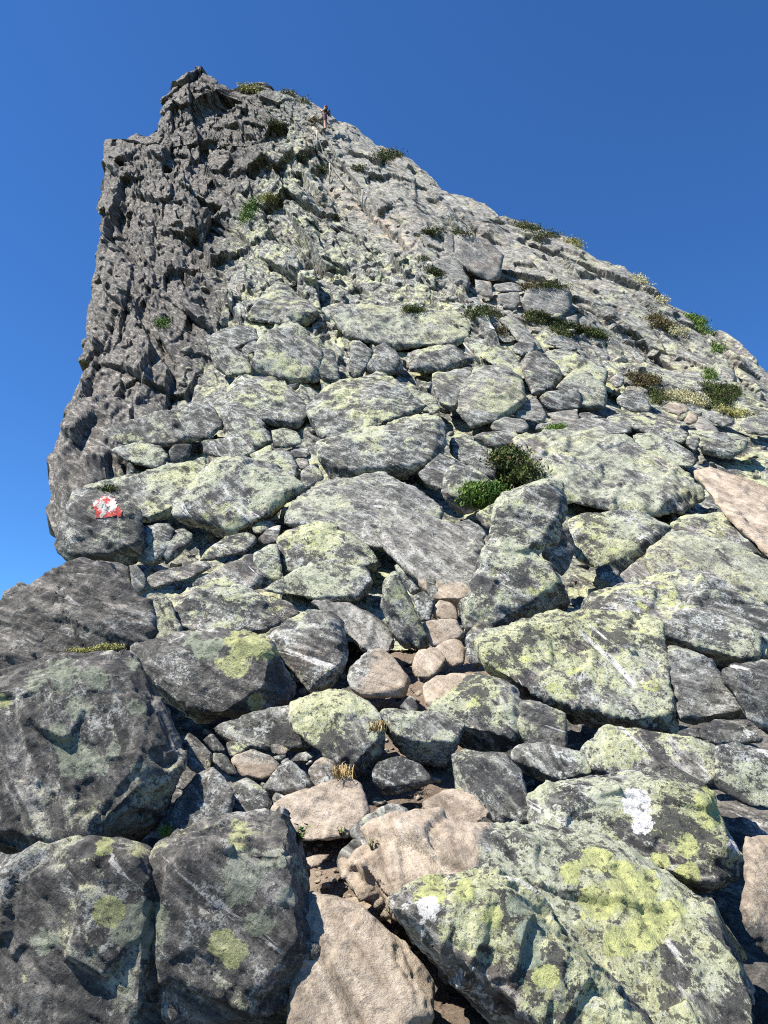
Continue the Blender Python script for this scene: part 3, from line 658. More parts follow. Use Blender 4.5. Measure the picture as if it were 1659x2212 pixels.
B('L', 'brown bare rock step at the top of the trail gully', [(430,1430),(480,1370),(560,1390),(640,1470),(640,1540),(500,1540),(430,1500)], Y=5.0, t=55, tan=.9, lich=0)
B('L', 'dark green steep block at the left side of the trail gully', [(20,1230,.1),(100,1140,.1),(145,1165,.1),(240,1380,.05),(320,1560),(400,1725),(330,1780,.1),(280,1800,.1),(200,1755,.05),(100,1640),(0,1420)], Y=4.75, t=74, yw=14, lich=.7, dark=.2)
B('L', 'green rounded stone with an orange spot at the head of the gully', [(100,1090,.1),(190,1055,.12),(240,1100,.1),(360,1180,.05),(350,1290,.1),(240,1325,.2),(190,1240,.1)], Y=5.2, t=58, lich=.8, orange=(140,1095))
B('L', 'dark stone in shade below the orange-spotted stone', [(250,1340),(360,1300),(430,1400),(400,1550),(330,1540),(290,1450)], Y=5.0, t=64, lich=.2, tan=.3)
B('L', 'grey stone right of the orange-spotted stone', [(365,1170),(440,1210),(475,1330),(430,1420),(370,1290)], Y=5.1, t=62, lich=.6)
B('K', 'long boulder with a yellow lichen peak in the centre of the slope', [(820,860,.1),(930,805,.15),(1050,765,.2),(1130,742,.2),(1240,750,.15),(1400,850,.1),(1540,950,.05),(1650,1090),(1580,1135),(1390,1145,.15),(1280,1135,.15),(1180,1060,.05),(1110,1045),(1060,1110),(930,1170,.1),(860,1185,.1)], [(870,900),(1000,840),(1140,810),(1360,920),(1560,1060),(1390,1100),(1200,1030),(1000,1060)], Y=5.6, t=54, lich=.85, n=90)
B('K', 'low green-topped boulder in front of the blue-grey slab', [(700,1290),(830,1230),(1000,1140),(1110,1060),(1220,1180),(1400,1140),(1530,1110),(1610,1140),(1600,1200),(1560,1320),(1500,1365),(1250,1385),(1080,1360),(850,1310)], Y=5.25, t=50, lich=.75, n=90)
B('K', 'white and blue-grey polished slab below the low green-topped boulder', [(1090,1390),(1230,1375),(1450,1420),(1560,1470),(1700,1560),(1760,1700),(1800,1830),(1700,1840),(1500,1790),(1370,1600),(1200,1480)], Y=4.6, t=48, lich=.05, pale=1.0, th=.4)
B('K', 'wide lichened block of stepped rock above the yellow-capped boulder', [(-20,1350,.1),(100,1280,.15),(300,1285,.15),(500,1270,.15),(680,1330,.1),(760,1420,.05),(830,1560),(690,1645,.15),(560,1610,.1),(480,1650,.1),(150,1680,.1),(30,1660,.1),(-50,1450)], Y=4.55, t=60, lich=.85, th=.6, n=100)
B('K', 'small green pyramid-shaped rock at the foot of the stepped block', [(465,1600),(535,1498),(590,1530),(680,1650),(560,1660)], Y=4.3, t=62, lich=1.0)
B('K', 'lichened wedge right of the stepped block', [(690,1335),(900,1385),(1010,1480),(870,1570),(830,1550),(760,1430)], Y=4.6, t=52, lich=.8)
B('K', 'low slab with white flecks in the centre left of the slope', [(100,1270),(200,1190),(430,1080),(600,1000),(690,1170),(690,1220),(660,1280),(500,1240),(300,1270)], Y=5.1, t=48, lich=.55)
B('K', 'upright pale block left of the long yellow-peaked boulder', [(590,1020,.1),(700,950,.1),(810,905,.1),(850,1180),(800,1230),(690,1180),(640,1090)], Y=5.35, t=60, lich=.8)
B('K', 'dark grey rounded slab left of centre below the big lichen boulder', [(180,1065),(230,980),(380,870),(590,812),(655,880),(640,915),(560,985),(500,1000),(350,1025)], Y=5.5, t=52, lich=.45)
B('K', 'big steep boulder with large yellow-green lichen patches, left of centre',
  [(-20,600,.1),(120,440,.15),(230,290,.2),(330,225,.22),(430,188,.25),(520,220,.2),(580,300,.05),(660,255,.2),(800,268,.25),(920,350,.15),(1012,440,.1),(1000,490,.15),(930,545,.4),(780,690,.4),(700,715,.15),(600,745,.1),(470,800,.1),(350,860,.15),(200,800,.1),(0,745,.05)],
  [(80,560),(350,290),(430,260),(560,350),(700,320),(880,400),(780,540),(690,690),(500,730),(200,720)],
  Y=5.9, t=60, yw=-4, th=.6, lich=1.0, n=120)
B('K', 'yellow-green boulder top peeking over the big lichen-patched boulder', [(560,250,.05),(640,200,.1),(780,190,.15),(830,135,.2),(920,160,.15),(965,265,.05),(990,340),(960,390,.1),(850,310,.05),(700,270)], Y=6.4, t=54, lich=1.0)
B('K', 'small dark upright stone leaning on the big lichen-patched boulder', [(372,660),(440,600),(478,640),(550,655),(582,790),(540,815),(420,800),(385,740)], Y=5.65, t=70, lich=.15, dark=.4)
B('K', 'small white-topped stone below the big lichen-patched boulder', [(600,770),(690,715),(800,740),(790,770),(700,810),(650,850),(615,820)], Y=5.75, t=52, lich=.5, pale=.3, name='stone', cat='stone')
B('K', 'pinkish small slab behind the long yellow-peaked boulder', [(650,880),(740,790),(850,755),(830,850),(820,900),(720,925)], Y=5.75, t=50, tan=.4, lich=.4, name='stone', cat='stone')
B('K', 'small block standing in the gap under the great undercut boulder', [(1000,330),(1060,290),(1100,262),(1170,320),(1200,390),(1120,430),(1015,480)], Y=6.7, t=60, lich=.6)
B('K', 'rounded blue-grey stone on top of the small block in the gap', [(942,240),(1000,218),(1078,225),(1080,290),(1010,310),(960,290)], Y=6.8, t=50, lich=.1, pale=.6, name='stone', cat='stone')
B('G', 'great undercut boulder with a straight crack, centre of the slope',
  [(690,1550,.1),(830,1498,.15),(1000,1488,.15),(1160,1440,.2),(1400,1388,.2),(1640,1300,.2),(1750,1400,.15),(1765,1560,.1),(1715,1700,.15),(1450,1815,.25),(1340,1845,.3),(1100,1810,.3),(880,1870,.2),(780,1765,.1),(700,1640)],
  [(740,1600),(1000,1545),(1400,1450),(1650,1390),(1690,1560),(1600,1690),(1340,1760),(900,1740)],
  Y=6.9, t=66, yw=-4, th=.6, lich=.65, n=120)
B('L', 'pale pointed block standing in the gap right of the great undercut boulder', [(490,495,.1),(530,320,.1),(640,243,.15),(740,300,.1),(900,395,.05),(955,445,.05),(940,520,.05),(760,640,.15),(720,665,.3),(620,660,.4),(510,530,.2)], [(530,470),(640,310),(900,450),(720,560),(690,510)], Y=6.2, t=62, lich=.65)
B('L', 'tan-edged lichened slab above the pale pointed block', [(555,90,.1),(640,5,.15),(720,30,.1),(800,130,.05),(900,230),(945,285),(925,385),(740,300),(600,215),(565,180)], Y=6.8, t=56, lich=.7, tan=.15)
B('L', 'dark shaded slab in the gap under the great undercut boulder', [(300,345),(480,180),(620,240),(525,330),(490,500),(380,440)], Y=6.7, t=60, lich=.15)
B('L', 'small pale slab at the top of the trail gully below the leafy plant', [(600,750),(720,715),(800,770),(865,830),(830,900),(700,860),(620,800)], Y=5.9, t=44, lich=.4, pale=.4)
B('L', 'grey-green stone under the leafy plant', [(770,690),(800,650),(950,570),(950,650),(905,790),(870,810)], Y=5.8, t=56, lich=.8)
B('H', 'flat slab roofing a black hole above the juniper bush', [(540,1492,.1),(620,1460,.15),(760,1445,.15),(880,1440,.15),(912,1490,.05),(905,1552,.1),(690,1592,.25),(600,1540,.15)], [(580,1500),(760,1480),(890,1480),(890,1540),(690,1570)], Y=7.5, t=64, lich=.6, th=.8)
B('H', 'pale grey lens-shaped slab above the roofing slab', [(685,1405),(720,1370),(800,1330),(970,1358),(1005,1400),(985,1455),(900,1462),(700,1442)], Y=7.8, t=56, lich=.3, pale=.5)
B('I', 'large smooth slab with pale lichen spots, right of the juniper bush',
  [(-391,475,.15),(-300,438,.2),(-100,420,.2),(0,398,.2),(250,400,.2),(470,432,.15),(570,640,.1),(700,665,.1),(880,720,.08),(1060,850,.04),(1170,905,.02),(1228,1005),(1180,1030,.05),(1000,1050,.1),(640,1085,.1),(460,1075,.05),(240,1005,.05),(150,1010,.05),(0,965,.05),(-270,820),(-435,650,.05)],
  None, Y=6.7, t=42, th=.2, lich=.85, pale=.25, n=140)
B('I', 'squarish slab with a split edge at the upper right of the large smooth slab', [(555,445,.1),(720,430,.15),(850,480,.1),(960,555,.05),(1065,600,.02),(1055,690),(990,715),(880,725),(700,685),(600,570)], Y=7.6, t=48, lich=.75)
B('I', 'thin pinkish slab along the top of the large smooth slab', [(-240,410),(-200,330),(0,328),(300,308),(440,335),(555,380),(540,425),(420,435),(250,405),(0,392)], Y=7.9, t=46, tan=.3, lich=.4, pale=.3)
B('I', 'flat grey slab with a shaded front edge on the right', [(325,300,.05),(440,270,.1),(560,278,.1),(850,328,.1),(720,380,.05),(600,415,.15),(510,350,.3),(400,300,.2)], [(420,290),(700,350),(590,395)], Y=8.3, t=44, lich=.6)
B('I', 'angular slab with a black triangular side, right part of the boulder field', [(595,405,.05),(720,360,.1),(850,328,.15),(950,390,.1),(1005,425),(1000,500,.05),(960,515,.1),(860,480,.4),(740,465,.5)], [(700,400),(850,345),(980,430),(980,500),(860,430),(740,420)], Y=7.9, t=50, lich=.6)
B('I', 'small dark block under the angular slab on the right', [(1000,445),(1100,455),(1095,540),(1062,582),(985,520)], Y=7.7, t=64, lich=.4)
B('I', 'long slab with an undercut nose at the right, above the big tan slab', [(1000,400,.1),(1100,425,.12),(1400,435,.15),(1495,482,.1),(1460,570,.1),(1350,640,.25),(1150,600,.2),(1095,540,.05)], [(1060,440),(1400,470),(1470,500),(1360,570),(1150,540)], Y=7.9, t=52, lich=.6)
B('I', 'big smooth tan and pink slab at the right edge', [(1050,725,.1),(1200,718,.1),(1500,800,.1),(1659,880,.1),(1850,950,.1),(1850,1550),(1700,1450),(1590,1355),(1500,1205),(1300,1065),(1235,1000),(1150,860)], Y=6.2, t=44, tan=.9, lich=.12, th=.3, n=100)
B('I', 'rounded lichen-green boulder with a dark notch beneath, below the large smooth slab', [(15,1150,.1),(150,1100,.15),(250,1090,.15),(460,1078,.15),(640,1082,.15),(800,1130,.1),(875,1190,.05),(730,1275,.2),(600,1355,.25),(545,1480,.2),(430,1545,.15),(330,1490,.12),(240,1510,.1),(90,1430,.05),(35,1250)], [(100,1200),(450,1140),(740,1170),(700,1250),(530,1370),(400,1460),(150,1370)], Y=5.4, t=54, lich=.95, n=100)
B('I', 'low lichened boulder right of the thin black slot', [(865,1175,.1),(980,1112,.15),(1200,1078,.15),(1330,1068,.15),(1470,1170,.1),(1560,1320,.05),(1670,1425),(1540,1410,.05),(1350,1370,.1),(1200,1345,.1),(1000,1295,.1)], Y=5.6, t=48, lich=.75)
B('I', 'broad boulder mottled cream and yellow at the right edge', [(640,1480),(700,1350),(850,1260),(930,1240),(1100,1370),(1230,1400),(1350,1328),(1520,1400),(1659,1480),(1850,1600),(1850,1900),(1560,1790),(1300,1720),(1230,1600),(900,1570),(740,1610)], Y=4.75, t=46, lich=.85, pale=.4, n=100)
B('I', 'pale streaked slab with dark bands on the right', [(360,1655),(560,1495),(720,1435),(765,1590),(640,1635),(380,1685)], Y=4.9, t=52, pale=.9, lich=.15)
B('I', 'small pinkish stone perched over the dark notch', [(738,1305),(780,1220),(832,1228),(800,1295)], Y=5.25, t=54, tan=.7, lich=0, name='stone', cat='stone')
B('I', 'small white block below the low lichened boulder', [(1065,1285),(1180,1260),(1192,1350),(1110,1378)], Y=5.2, t=60, pale=1, lich=.1, name='stone', cat='stone')
B('I', 'low lichened stone at the foot of the rounded lichen-green boulder', [(245,1540),(350,1490),(455,1560),(380,1650),(270,1620)], Y=4.85, t=48, lich=.8)
# -- middle distance
B('H', 'large pale domed boulder with yellow lichen spots, middle of the boulder field', [(415,1290,.1),(430,1150,.1),(480,1070,.12),(560,950,.2),(780,900,.25),(870,960,.2),(950,1040,.12),(1003,1165,.05),(965,1205),(865,1250),(845,1340,.1),(700,1375,.2),(590,1405,.2),(530,1415,.15)], Y=8.1, t=58, lich=.75, pale=.4, n=90)
B('H', 'pale cracked block on the left of the domed boulder', [(215,985,.1),(380,955,.12),(560,925,.15),(480,1060,.05),(440,1120,.05),(420,1240),(400,1300,.1),(300,1255,.1),(222,1110)], Y=8.2, t=62, lich=.75, pale=.2)
B('H', 'dark-faced rounded boulder right of the domed boulder', [(930,885,.1),(1010,808,.15),(1110,808,.15),(1250,930,.1),(1275,990,.1),(1222,1105,.2),(1040,1155,.2),(1030,1030,.1),(950,965,.05)], Y=9.0, t=66, yw=8, lich=.5)
B('H', 'dark squared block below the dark-faced rounded boulder', [(1075,1180),(1150,1130),(1400,1105),(1422,1160),(1432,1255),(1250,1285),(1150,1262)], Y=8.5, t=70, yw=8, lich=.4)
B('H', 'pale angular block with a horizontal crack beside the dark squared block', [(1225,1095,.1),(1300,1000,.15),(1400,950,.2),(1500,980,.15),(1645,1100,.05),(1645,1185),(1612,1272,.05),(1440,1285,.05),(1420,1150)], Y=8.6, t=60, lich=.85, pale=.2)
B('H', 'pale slab leaning against the right foot of the domed boulder', [(855,1300),(1000,1185),(1080,1190),(1155,1335),(1100,1385),(900,1338)], Y=7.9, t=56, lich=.6, pale=.5)
B('H', 'dark boulder with a yellow upper edge in the centre of the boulder field', [(10,815,.15),(120,780,.2),(250,752,.25),(380,740,.22),(500,830,.15),(548,882,.12),(430,930,.15),(300,965,.2),(100,965,.2),(0,940,.15)], [(60,850),(260,790),(400,790),(510,870),(300,930),(80,930)], Y=9.2, t=68, lich=.55)
B('G', 'broad pale-lichened slab roofing a deep black cave', [(780,465,.15),(900,400,.2),(1030,440,.2),(1100,490,.15),(1400,488,.2),(1660,470,.2),(1900,480,.15),(1955,600,.05),(1935,725),(1700,762,.15),(1500,745,.15),(1350,772,.1),(1200,712,.05),(1000,680,.05),(975,600,.2),(940,540,.3),(830,500,.25)], Y=10.1, t=58, lich=.8, pale=.25, th=.4, n=100)
B('H', 'small dark stone perched with a pale top, upper middle', [(440,665,.1),(520,560,.15),(620,620,.1),(636,682,.1),(480,710,.3)], [(470,650),(520,600),(620,650)], Y=9.9, t=62, lich=.5)
B('H', 'pale rounded slab below the dark moss strip', [(560,520),(640,480),(740,530),(830,620),(900,710),(800,730),(640,630)], Y=10.4, t=56, lich=.6, pale=.5)
B('H', 'white pointed slab right of the dark moss strip', [(765,545),(850,485),(940,560),(960,620),(1040,700),(1110,770),(1000,810),(880,650)], Y=10.2, t=58, lich=.5, pale=.7)
B('H', 'tan-topped block below the white pointed slab', [(850,765),(950,700),(1050,720),(1045,800),(930,835),(880,815)], Y=9.8, t=60, tan=.35, lich=.4)
B('H', 'grey slab left of the long moss bank', [(1110,725),(1200,680),(1400,765),(1395,805),(1250,775)], Y=10.2, t=54, lich=.4)
B('H', 'long yellowish slab pointing down right under the moss bank', [(1095,815),(1300,778),(1500,900),(1640,960),(1645,1090),(1500,985),(1300,1000),(1220,910)], Y=9.3, t=52, lich=.95)
B('H', 'narrow green-lichened slab running down beside the domed boulder', [(590,840),(680,760),(830,760),(860,850),(1000,1000),(1035,1045),(900,1010),(760,910)], Y=9.0, t=56, lich=.95)
B('H', 'green lichened slab left of the cracked block', [(0,1110),(180,1130),(250,1200),(292,1315),(150,1298),(0,1235)], Y=8.3, t=52, lich=.9)
B('H', 'low pinkish slab strip below the pale angular block', [(1140,1300),(1400,1268),(1420,1330),(1405,1375),(1230,1385)], Y=7.8, t=48, tan=.4, lich=.3, pale=.4)
B('H', 'small grey wedge with a dark notch, below the pale angular block', [(1400,1300),(1480,1290),(1605,1332),(1500,1360),(1440,1375)], Y=7.7, t=52, lich=.3)
B('G', 'big faceted boulder with green lichen, left of the boulder field', [(250,690,.1),(380,608,.15),(470,570,.2),(560,556,.2),(615,610,.1),(690,690,.05),(755,790),(772,900,.05),(762,1012,.12),(720,1045,.15),(500,1065,.15),(280,965,.1),(205,890,.05)], [(300,720),(390,640),(560,600),(640,700),(740,860),(700,1000),(500,1030),(290,900)], Y=8.7, t=66, yw=4, lich=.75, n=90)
B('G', 'tall lichened slab leaning on the right of the big faceted boulder', [(615,612,.1),(700,690,.08),(860,800,.05),(910,1010,.05),(900,1045,.1),(780,1048,.15),(765,880)], Y=8.9, t=64, lich=.85)
B('G', 'pale upright block in the middle of the boulder field', [(978,965,.1),(1000,745,.1),(1060,708,.12),(1180,800,.05),(1105,905),(1090,1005,.05),(1000,1015,.1)], Y=8.9, t=68, lich=.6)
B('G', 'flat-topped block with a bright yellow point and dark front', [(1105,965,.05),(1160,850,.1),(1200,770,.3),(1270,720,.4),(1370,800,.3),(1432,940,.05),(1422,975,.1),(1200,1000,.1)], [(1160,870),(1380,850),(1410,940),(1190,960),(1120,950)], Y=8.8, t=76, lich=.55)
B('G', 'wide rounded boulder with pale lichen, left of the black gap', [(-20,1100,.1),(60,1020,.15),(150,998,.2),(350,1010,.2),(540,1120,.1),(600,1220,.05),(655,1285),(565,1425,.1),(400,1405,.1),(200,1335,.08),(0,1275,.05)], Y=7.8, t=56, lich=.85, n=90)
B('G', 'lens-shaped boulder with a bright lichen left face and a dark striped right half',
  [(580,1370,.1),(640,1270,.1),(700,1200,.12),(800,1090,.2),(1050,1018,.25),(1250,968,.3),(1430,1080,.25),(1595,1240,.2),(1510,1290,.25),(1260,1310,.3),(1200,1440,.2),(1010,1505,.1),(700,1505,.08),(600,1430,.05)],
  [(680,1290),(950,1130),(1060,1135),(1220,1190),(1200,1310),(1150,1420),(1000,1470),(700,1450)], Y=7.5, t=58, yw=-8, th=.7, lich=.9, n=110)
B('G', 'thin light slab in the shade right of the lens-shaped boulder', [(1235,1335),(1350,1290),(1480,1275),(1512,1312),(1485,1375),(1250,1395)], Y=7.45, t=50, lich=.8)
B('G', 'overhanging ledge with a pale top and a black recess, upper left of the boulder field', [(170,500,.35),(200,440,.3),(230,390,.3),(320,300,.35),(410,228,.4),(560,330,.3),(680,430,.2),(745,500,.1),(640,600,.45),(430,565,.6),(200,545,.45)], [(240,415),(420,290),(450,405),(650,450),(720,500)], Y=10.2, t=54, lich=.75, th=.6)
B('G', 'small mossy stone left of the big faceted boulder', [(100,785),(180,700),(250,715),(245,800),(150,825)], Y=8.5, t=56, lich=.6, tan=.2)
B('G', 'dark mottled boulder at the far left of the boulder field', [(-20,650),(80,588),(150,590),(225,640),(200,725),(100,745),(0,710)], Y=9.0, t=60, lich=.45)
B('G', 'white-flecked boulder under the dark mottled one, left of the field', [(-120,780),(0,735),(100,790),(175,880),(200,985),(0,1005),(-100,930)], Y=8.3, t=60, lich=.55)
B('G', 'grey striped boulder above the big lichen-patched boulder', [(-30,1420),(0,1300),(100,1288),(250,1395),(350,1460),(360,1560),(150,1645),(0,1630)], Y=7.1, t=58, lich=.55)
B('G', 'small bright lichened block left of the great undercut boulder', [(350,1445),(450,1418),(570,1458),(605,1550),(480,1592),(370,1582)], Y=7.15, t=58, lich=1.0)
B('G', 'thin green slab under the small bright block', [(150,1650),(350,1552),(362,1640),(250,1690)], Y=6.85, t=52, lich=.8)
B('G', 'green lump above the rounded blue-grey stone', [(490,1610),(560,1590),(660,1590),(665,1660),(540,1670)], Y=7.0, t=56, lich=.8)
B('F', 'wide dark craggy boulder projecting left above the painted rock', [(380,1500,.1),(420,1450,.1),(560,1378,.15),(900,1288,.2),(1100,1300,.15),(1150,1400,.05),(1165,1520,.1),(980,1575,.2),(700,1565,.15),(500,1570,.15),(400,1560,.1)], Y=7.9, t=66, dark=.25, lich=.5, n=90, rough=1.3)
B('F', 'pale-flecked boulder below the wide dark craggy boulder', [(480,1600),(700,1545),(880,1570),(950,1640),(930,1760),(800,1740),(620,1690)], Y=7.2, t=58, lich=.5)
B('F', 'black-sided square boulder below the wide dark craggy boulder', [(960,1610,.1),(1000,1560,.15),(1155,1550,.12),(1135,1650,.1),(1040,1725,.2),(990,1700,.15)], Y=7.1, t=78, yw=20, dark=.4, lich=.1)
B('F', 'stepped dark boulder with brown streaks, left of the field', [(1000,1275,.1),(1200,1180,.15),(1350,1280,.1),(1405,1400,.05),(1300,1510,.1),(1150,1525,.1),(1110,1370)], Y=8.1, t=62, lich=.5)
B('F', 'speckled boulder at the right of the stepped dark boulder', [(1380,1260),(1500,1200),(1660,1290),(1760,1400),(1659,1480),(1420,1480),(1400,1360)], Y=7.8, t=58, lich=.7)
B('F', 'pale striped slab below the stepped dark boulder', [(1240,1540),(1400,1500),(1659,1500),(1700,1640),(1450,1680),(1260,1640)], Y=7.1, t=56, lich=.6)
B('F', 'long speckled slab under the upper left black crack', [(1240,720,.1),(1350,640,.15),(1500,590,.2),(1660,600,.15),(1700,700,.05),(1600,760),(1450,800,.1),(1280,830,.1)], Y=10.4, t=62, lich=.5)
# -- far blocks on the upper right slabs
B('C', 'tall cream rock face with a dark right side, high on the right', [(400,890,.05),(500,885,.08),(600,900,.08),(700,970,.05),(795,1060),(785,1180,.1),(745,1262,.1),(640,1245,.05),(500,1160,.02),(400,1095)], Y=20.0, t=76, pale=1.0, lich=.2)
B('C', 'narrow cream pillar left of the tall cream rock face', [(312,885),(388,868),(394,1085),(330,1075),(310,960)], Y=20.2, t=76, pale=.9, lich=.3)
B('C', 'large pale blocky outcrop under the heather strip', [(938,1460,.05),(990,1330,.1),(1090,1298,.12),(1320,1328,.1),(1355,1385,.05),(1350,1460,.03),(1260,1570),(1100,1560),(990,1530)], Y=15.8, t=72, pale=.9, lich=.3)
B('C', 'square cream block left of the large pale outcrop', [(740,1365),(920,1350),(932,1440),(885,1505),(765,1460)], Y=16.2, t=74, pale=.8, tan=.2, lich=.1)
B('C', 'thin cream cap slab lying on the square cream block', [(708,1285),(860,1268),(990,1325),(930,1350),(720,1345)], Y=16.6, t=62, pale=.9, tan=.2, lich=.1)
B('C', 'tan cracked block left of the square cream block', [(558,1245),(700,1268),(705,1400),(610,1378),(565,1340)], Y=16.6, t=72, pale=.5, tan=.45, lich=0)
B('C', 'small white-lit wedge above the shrub strip', [(470,1405),(590,1388),(600,1440),(560,1485),(500,1510)], Y=15.3, t=62, pale=1, tan=.2, lich=0)
B('C', 'low pale block under the large pale outcrop', [(1305,1555),(1400,1528),(1402,1612),(1320,1618)], Y=14.6, t=70, pale=1, lich=.2)
B('C', 'yellow-stained block beside the trail high on the slope', [(48,1045),(70,990),(150,978),(250,1000),(262,1065),(150,1092),(60,1085)], Y=20.0, t=64, lich=1.0, pale=.3)
B('C', 'pale rounded boulder below the yellow-stained block', [(180,1135,.1),(250,1085,.12),(330,1060,.15),(420,1090,.1),(520,1262,.02),(512,1335),(400,1295,.05)], Y=18.6, t=66, pale=.7, lich=.6)
B('C', 'flat pale slab above the trail near the heather, high on the slope', [(-15,850),(60,838),(100,880),(60,920),(0,900)], Y=21, t=58, pale=.6, lich=.6)
B('D', 'pinkish upright stone by the moss bank on the right', [(350,1245),(450,1168),(492,1200),(482,1285),(420,1305)], Y=9.3, t=62, tan=.5, lich=.2)
B('D', 'pale pink and green block right of the pale angular block', [(425,1390,.05),(500,1325,.1),(640,1345,.1),(702,1450,.02),(690,1500,.05),(560,1500,.05),(430,1440)], Y=8.5, t=62, lich=.6, tan=.25)
B('D', 'light slab behind the pale pink and green block', [(495,1285),(620,1288),(692,1330),(640,1352),(520,1330)], Y=8.9, t=56, pale=.6, lich=.4)
B('D', 'pink rounded stone at the right edge of the moss', [(788,1455),(850,1418),(990,1440),(1012,1490),(930,1532),(820,1495)], Y=8.5, t=60, tan=.65, lich=.1)
B('D', 'brown stone below the pink rounded stone', [(968,1570),(1000,1520),(1050,1488),(1092,1540),(1072,1585),(1000,1612)], Y=8.1, t=64, tan=.55, lich=.1)
B('D', 'bright cream triangular slab at the right', [(1055,1615),(1110,1530),(1180,1580),(1262,1660),(1250,1705),(1100,1668)], Y=7.9, t=52, pale=1, tan=.3, lich=0)
B('D', 'pale lumpy stone right of the cream triangular slab', [(1140,1500),(1250,1468),(1372,1520),(1392,1600),(1300,1622),(1180,1572)], Y=8.2, t=60, pale=.6, tan=.25, lich=.2)
B('D', 'grey rounded boulder at the right edge below the moss', [(1425,1605),(1500,1540),(1610,1550),(1700,1620),(1680,1690),(1500,1680)], Y=8.0, t=60, pale=.4, lich=.3)

# ---------------------------------------------------------------- build the boulders
def hull_of(pts):
    bm = bmesh.new()
    for p in pts: bm.verts.new(p)
    r = bmesh.ops.convex_hull(bm, input=bm.verts)
    bmesh.ops.delete(bm, geom=list({g for g in r['geom_interior'] + r['geom_unused'] if isinstance(g, bmesh.types.BMVert)}), context='VERTS')
    return bm

WX = 0
def pip(x, y, poly):
    inside = np.zeros(len(x), bool)
    n = len(poly)
    for k in range(n):
        x0, y0 = poly[k]; x1, y1 = poly[(k + 1) % n]
        c = ((y0 > y) != (y1 > y)) & (x < (x1 - x0) * (y - y0) / (y1 - y0 + 1e-9) + x0)
        inside ^= c
    return inside

PEND = []
def start_rock(spec, idx):
    x0, y0, k = WIN[spec['win']]
    to_uv = lambda q: ((x0 + q[0] * k) / 1.82278, (y0 + q[1] * k) / 1.82278)
    raw = np.array([to_uv(q) for out, rd in spec['pieces'] for q in out])
    cen, gr = raw.mean(0), spec.get('grow', 1.045)
    to_uv = lambda q: (cen[0] + ((x0 + q[0] * k) / 1.82278 - cen[0]) * gr, cen[1] + ((y0 + q[1] * k) / 1.82278 - cen[1]) * gr)
    allp = np.array([to_uv(q) for out, rd in spec['pieces'] for q in out])
    u0, u1 = allp[:, 0].min(), allp[:, 0].max(); v0, v1 = allp[:, 1].min(), allp[:, 1].max()
    ub = allp[allp[:, 1] > v1 - 0.15 * (v1 - v0) - 2][:, 0].mean()
    Y0 = float(Yf(ub, v1)) * spec.get('dY', 0.97)
    base = unproj(ub, v1, Y0)
    S = math.sqrt((u1 - u0) * (v1 - v0)) * Y0 / FPX
    elev = math.degrees(math.atan(float(rays(0.5 * (u0 + u1), v0)[2])))
    th = max(spec.get('t', 55), elev + 15)
    yaw = R(spec.get('yw', 0))
    n = np.array([math.sin(yaw) * math.sin(R(th)), -math.cos(yaw) * math.sin(R(th)), math.cos(R(th))])
    rng = np.random.default_rng(100 + idx)

    def on_plane(uv, e):
        d = rays(*uv)
        den = float(d @ n)
        Y = float((base - EYE) @ n) / den if abs(den) > 1e-6 else Y0
        if not (0.7 * Y0 < Y < 1.55 * Y0): Y = 1.55 * Y0 if (Y > 0 and Y > Y0) or Y < 0 else 0.7 * Y0
        ln = float(np.linalg.norm(d))
        return EYE + d * (Y + e * S / ln)

    bm = bmesh.new()
    thick = spec.get('th', 0.6) * S
    for out, rd in spec['pieces']:
        uv = [to_uv(q) for q in out]
        e = [(q[2] if len(q) > 2 else 0.03) for q in out]
        c = np.mean(uv, axis=0)
        pts = [on_plane(p, x) for p, x in zip(uv, e)]
        if rd: pts += [on_plane(to_uv(q), -0.02 + (q[2] if len(q) > 2 else 0)) for q in rd]
        else:
            for p, x in zip(uv, e):
                s = rng.uniform(0.80, 0.95)
                q = (c[0] + (p[0] - c[0]) * s + 0, c[1] + (p[1] - c[1]) * s)
                pts.append(on_plane(q, rng.uniform(-0.035, 0.0)))
        for p, x in zip(uv, e):
            s = rng.uniform(0.80, 0.93)
            q = (c[0] + (p[0] - c[0]) * s, c[1] + (p[1] - c[1]) * s)
            pts.append(on_plane(q, x + thick / S * rng.uniform(0.85, 1.1)))
        hb = hull_of([Vector(p) for p in pts])
        cc = np.mean(pts, axis=0)
        for _ in range(spec.get('cuts', 5)):
            nn = rng.normal(0, 1, 3); nn[1] = -abs(nn[1]) * 0.8; nn /= np.linalg.norm(nn)
            far = max(float((np.array(x.co) - cc) @ nn) for x in hb.verts)
            bmesh.ops.bisect_plane(hb, geom=hb.verts[:] + hb.edges[:] + hb.faces[:], plane_co=Vector(cc + nn * far * rng.uniform(0.84, 0.93)), plane_no=Vector(nn), clear_outer=True)
            hb2 = hull_of([x.co.copy() for x in hb.verts]); hb.free(); hb = hb2
        tmp = bpy.data.meshes.new('tmp'); hb.to_mesh(tmp); hb.free()
        bm.from_mesh(tmp); bpy.data.meshes.remove(tmp)
    vs = [np.array(x.co) for x in bm.verts]
    bmesh.ops.translate(bm, verts=bm.verts, vec=Vector(-base))
    bmesh.ops.recalc_face_normals(bm, faces=bm.faces)
    name = spec.get('name', 'boulder')
    me = bpy.data.meshes.new(name); bm.to_mesh(me); bm.free()
    o = link(name, me)
    o.location = base
    vox = max(0.0031 * Y0, S / 130)
    m = o.modifiers.new('r', 'REMESH'); m.mode = 'VOXEL'; m.voxel_size = vox; m.adaptivity = 0
    m2 = o.modifiers.new('s', 'SMOOTH'); m2.factor = 0.5; m2.iterations = 1
    PEND.append((o, spec, base, S, Y0, idx, (x0, y0, k), n))

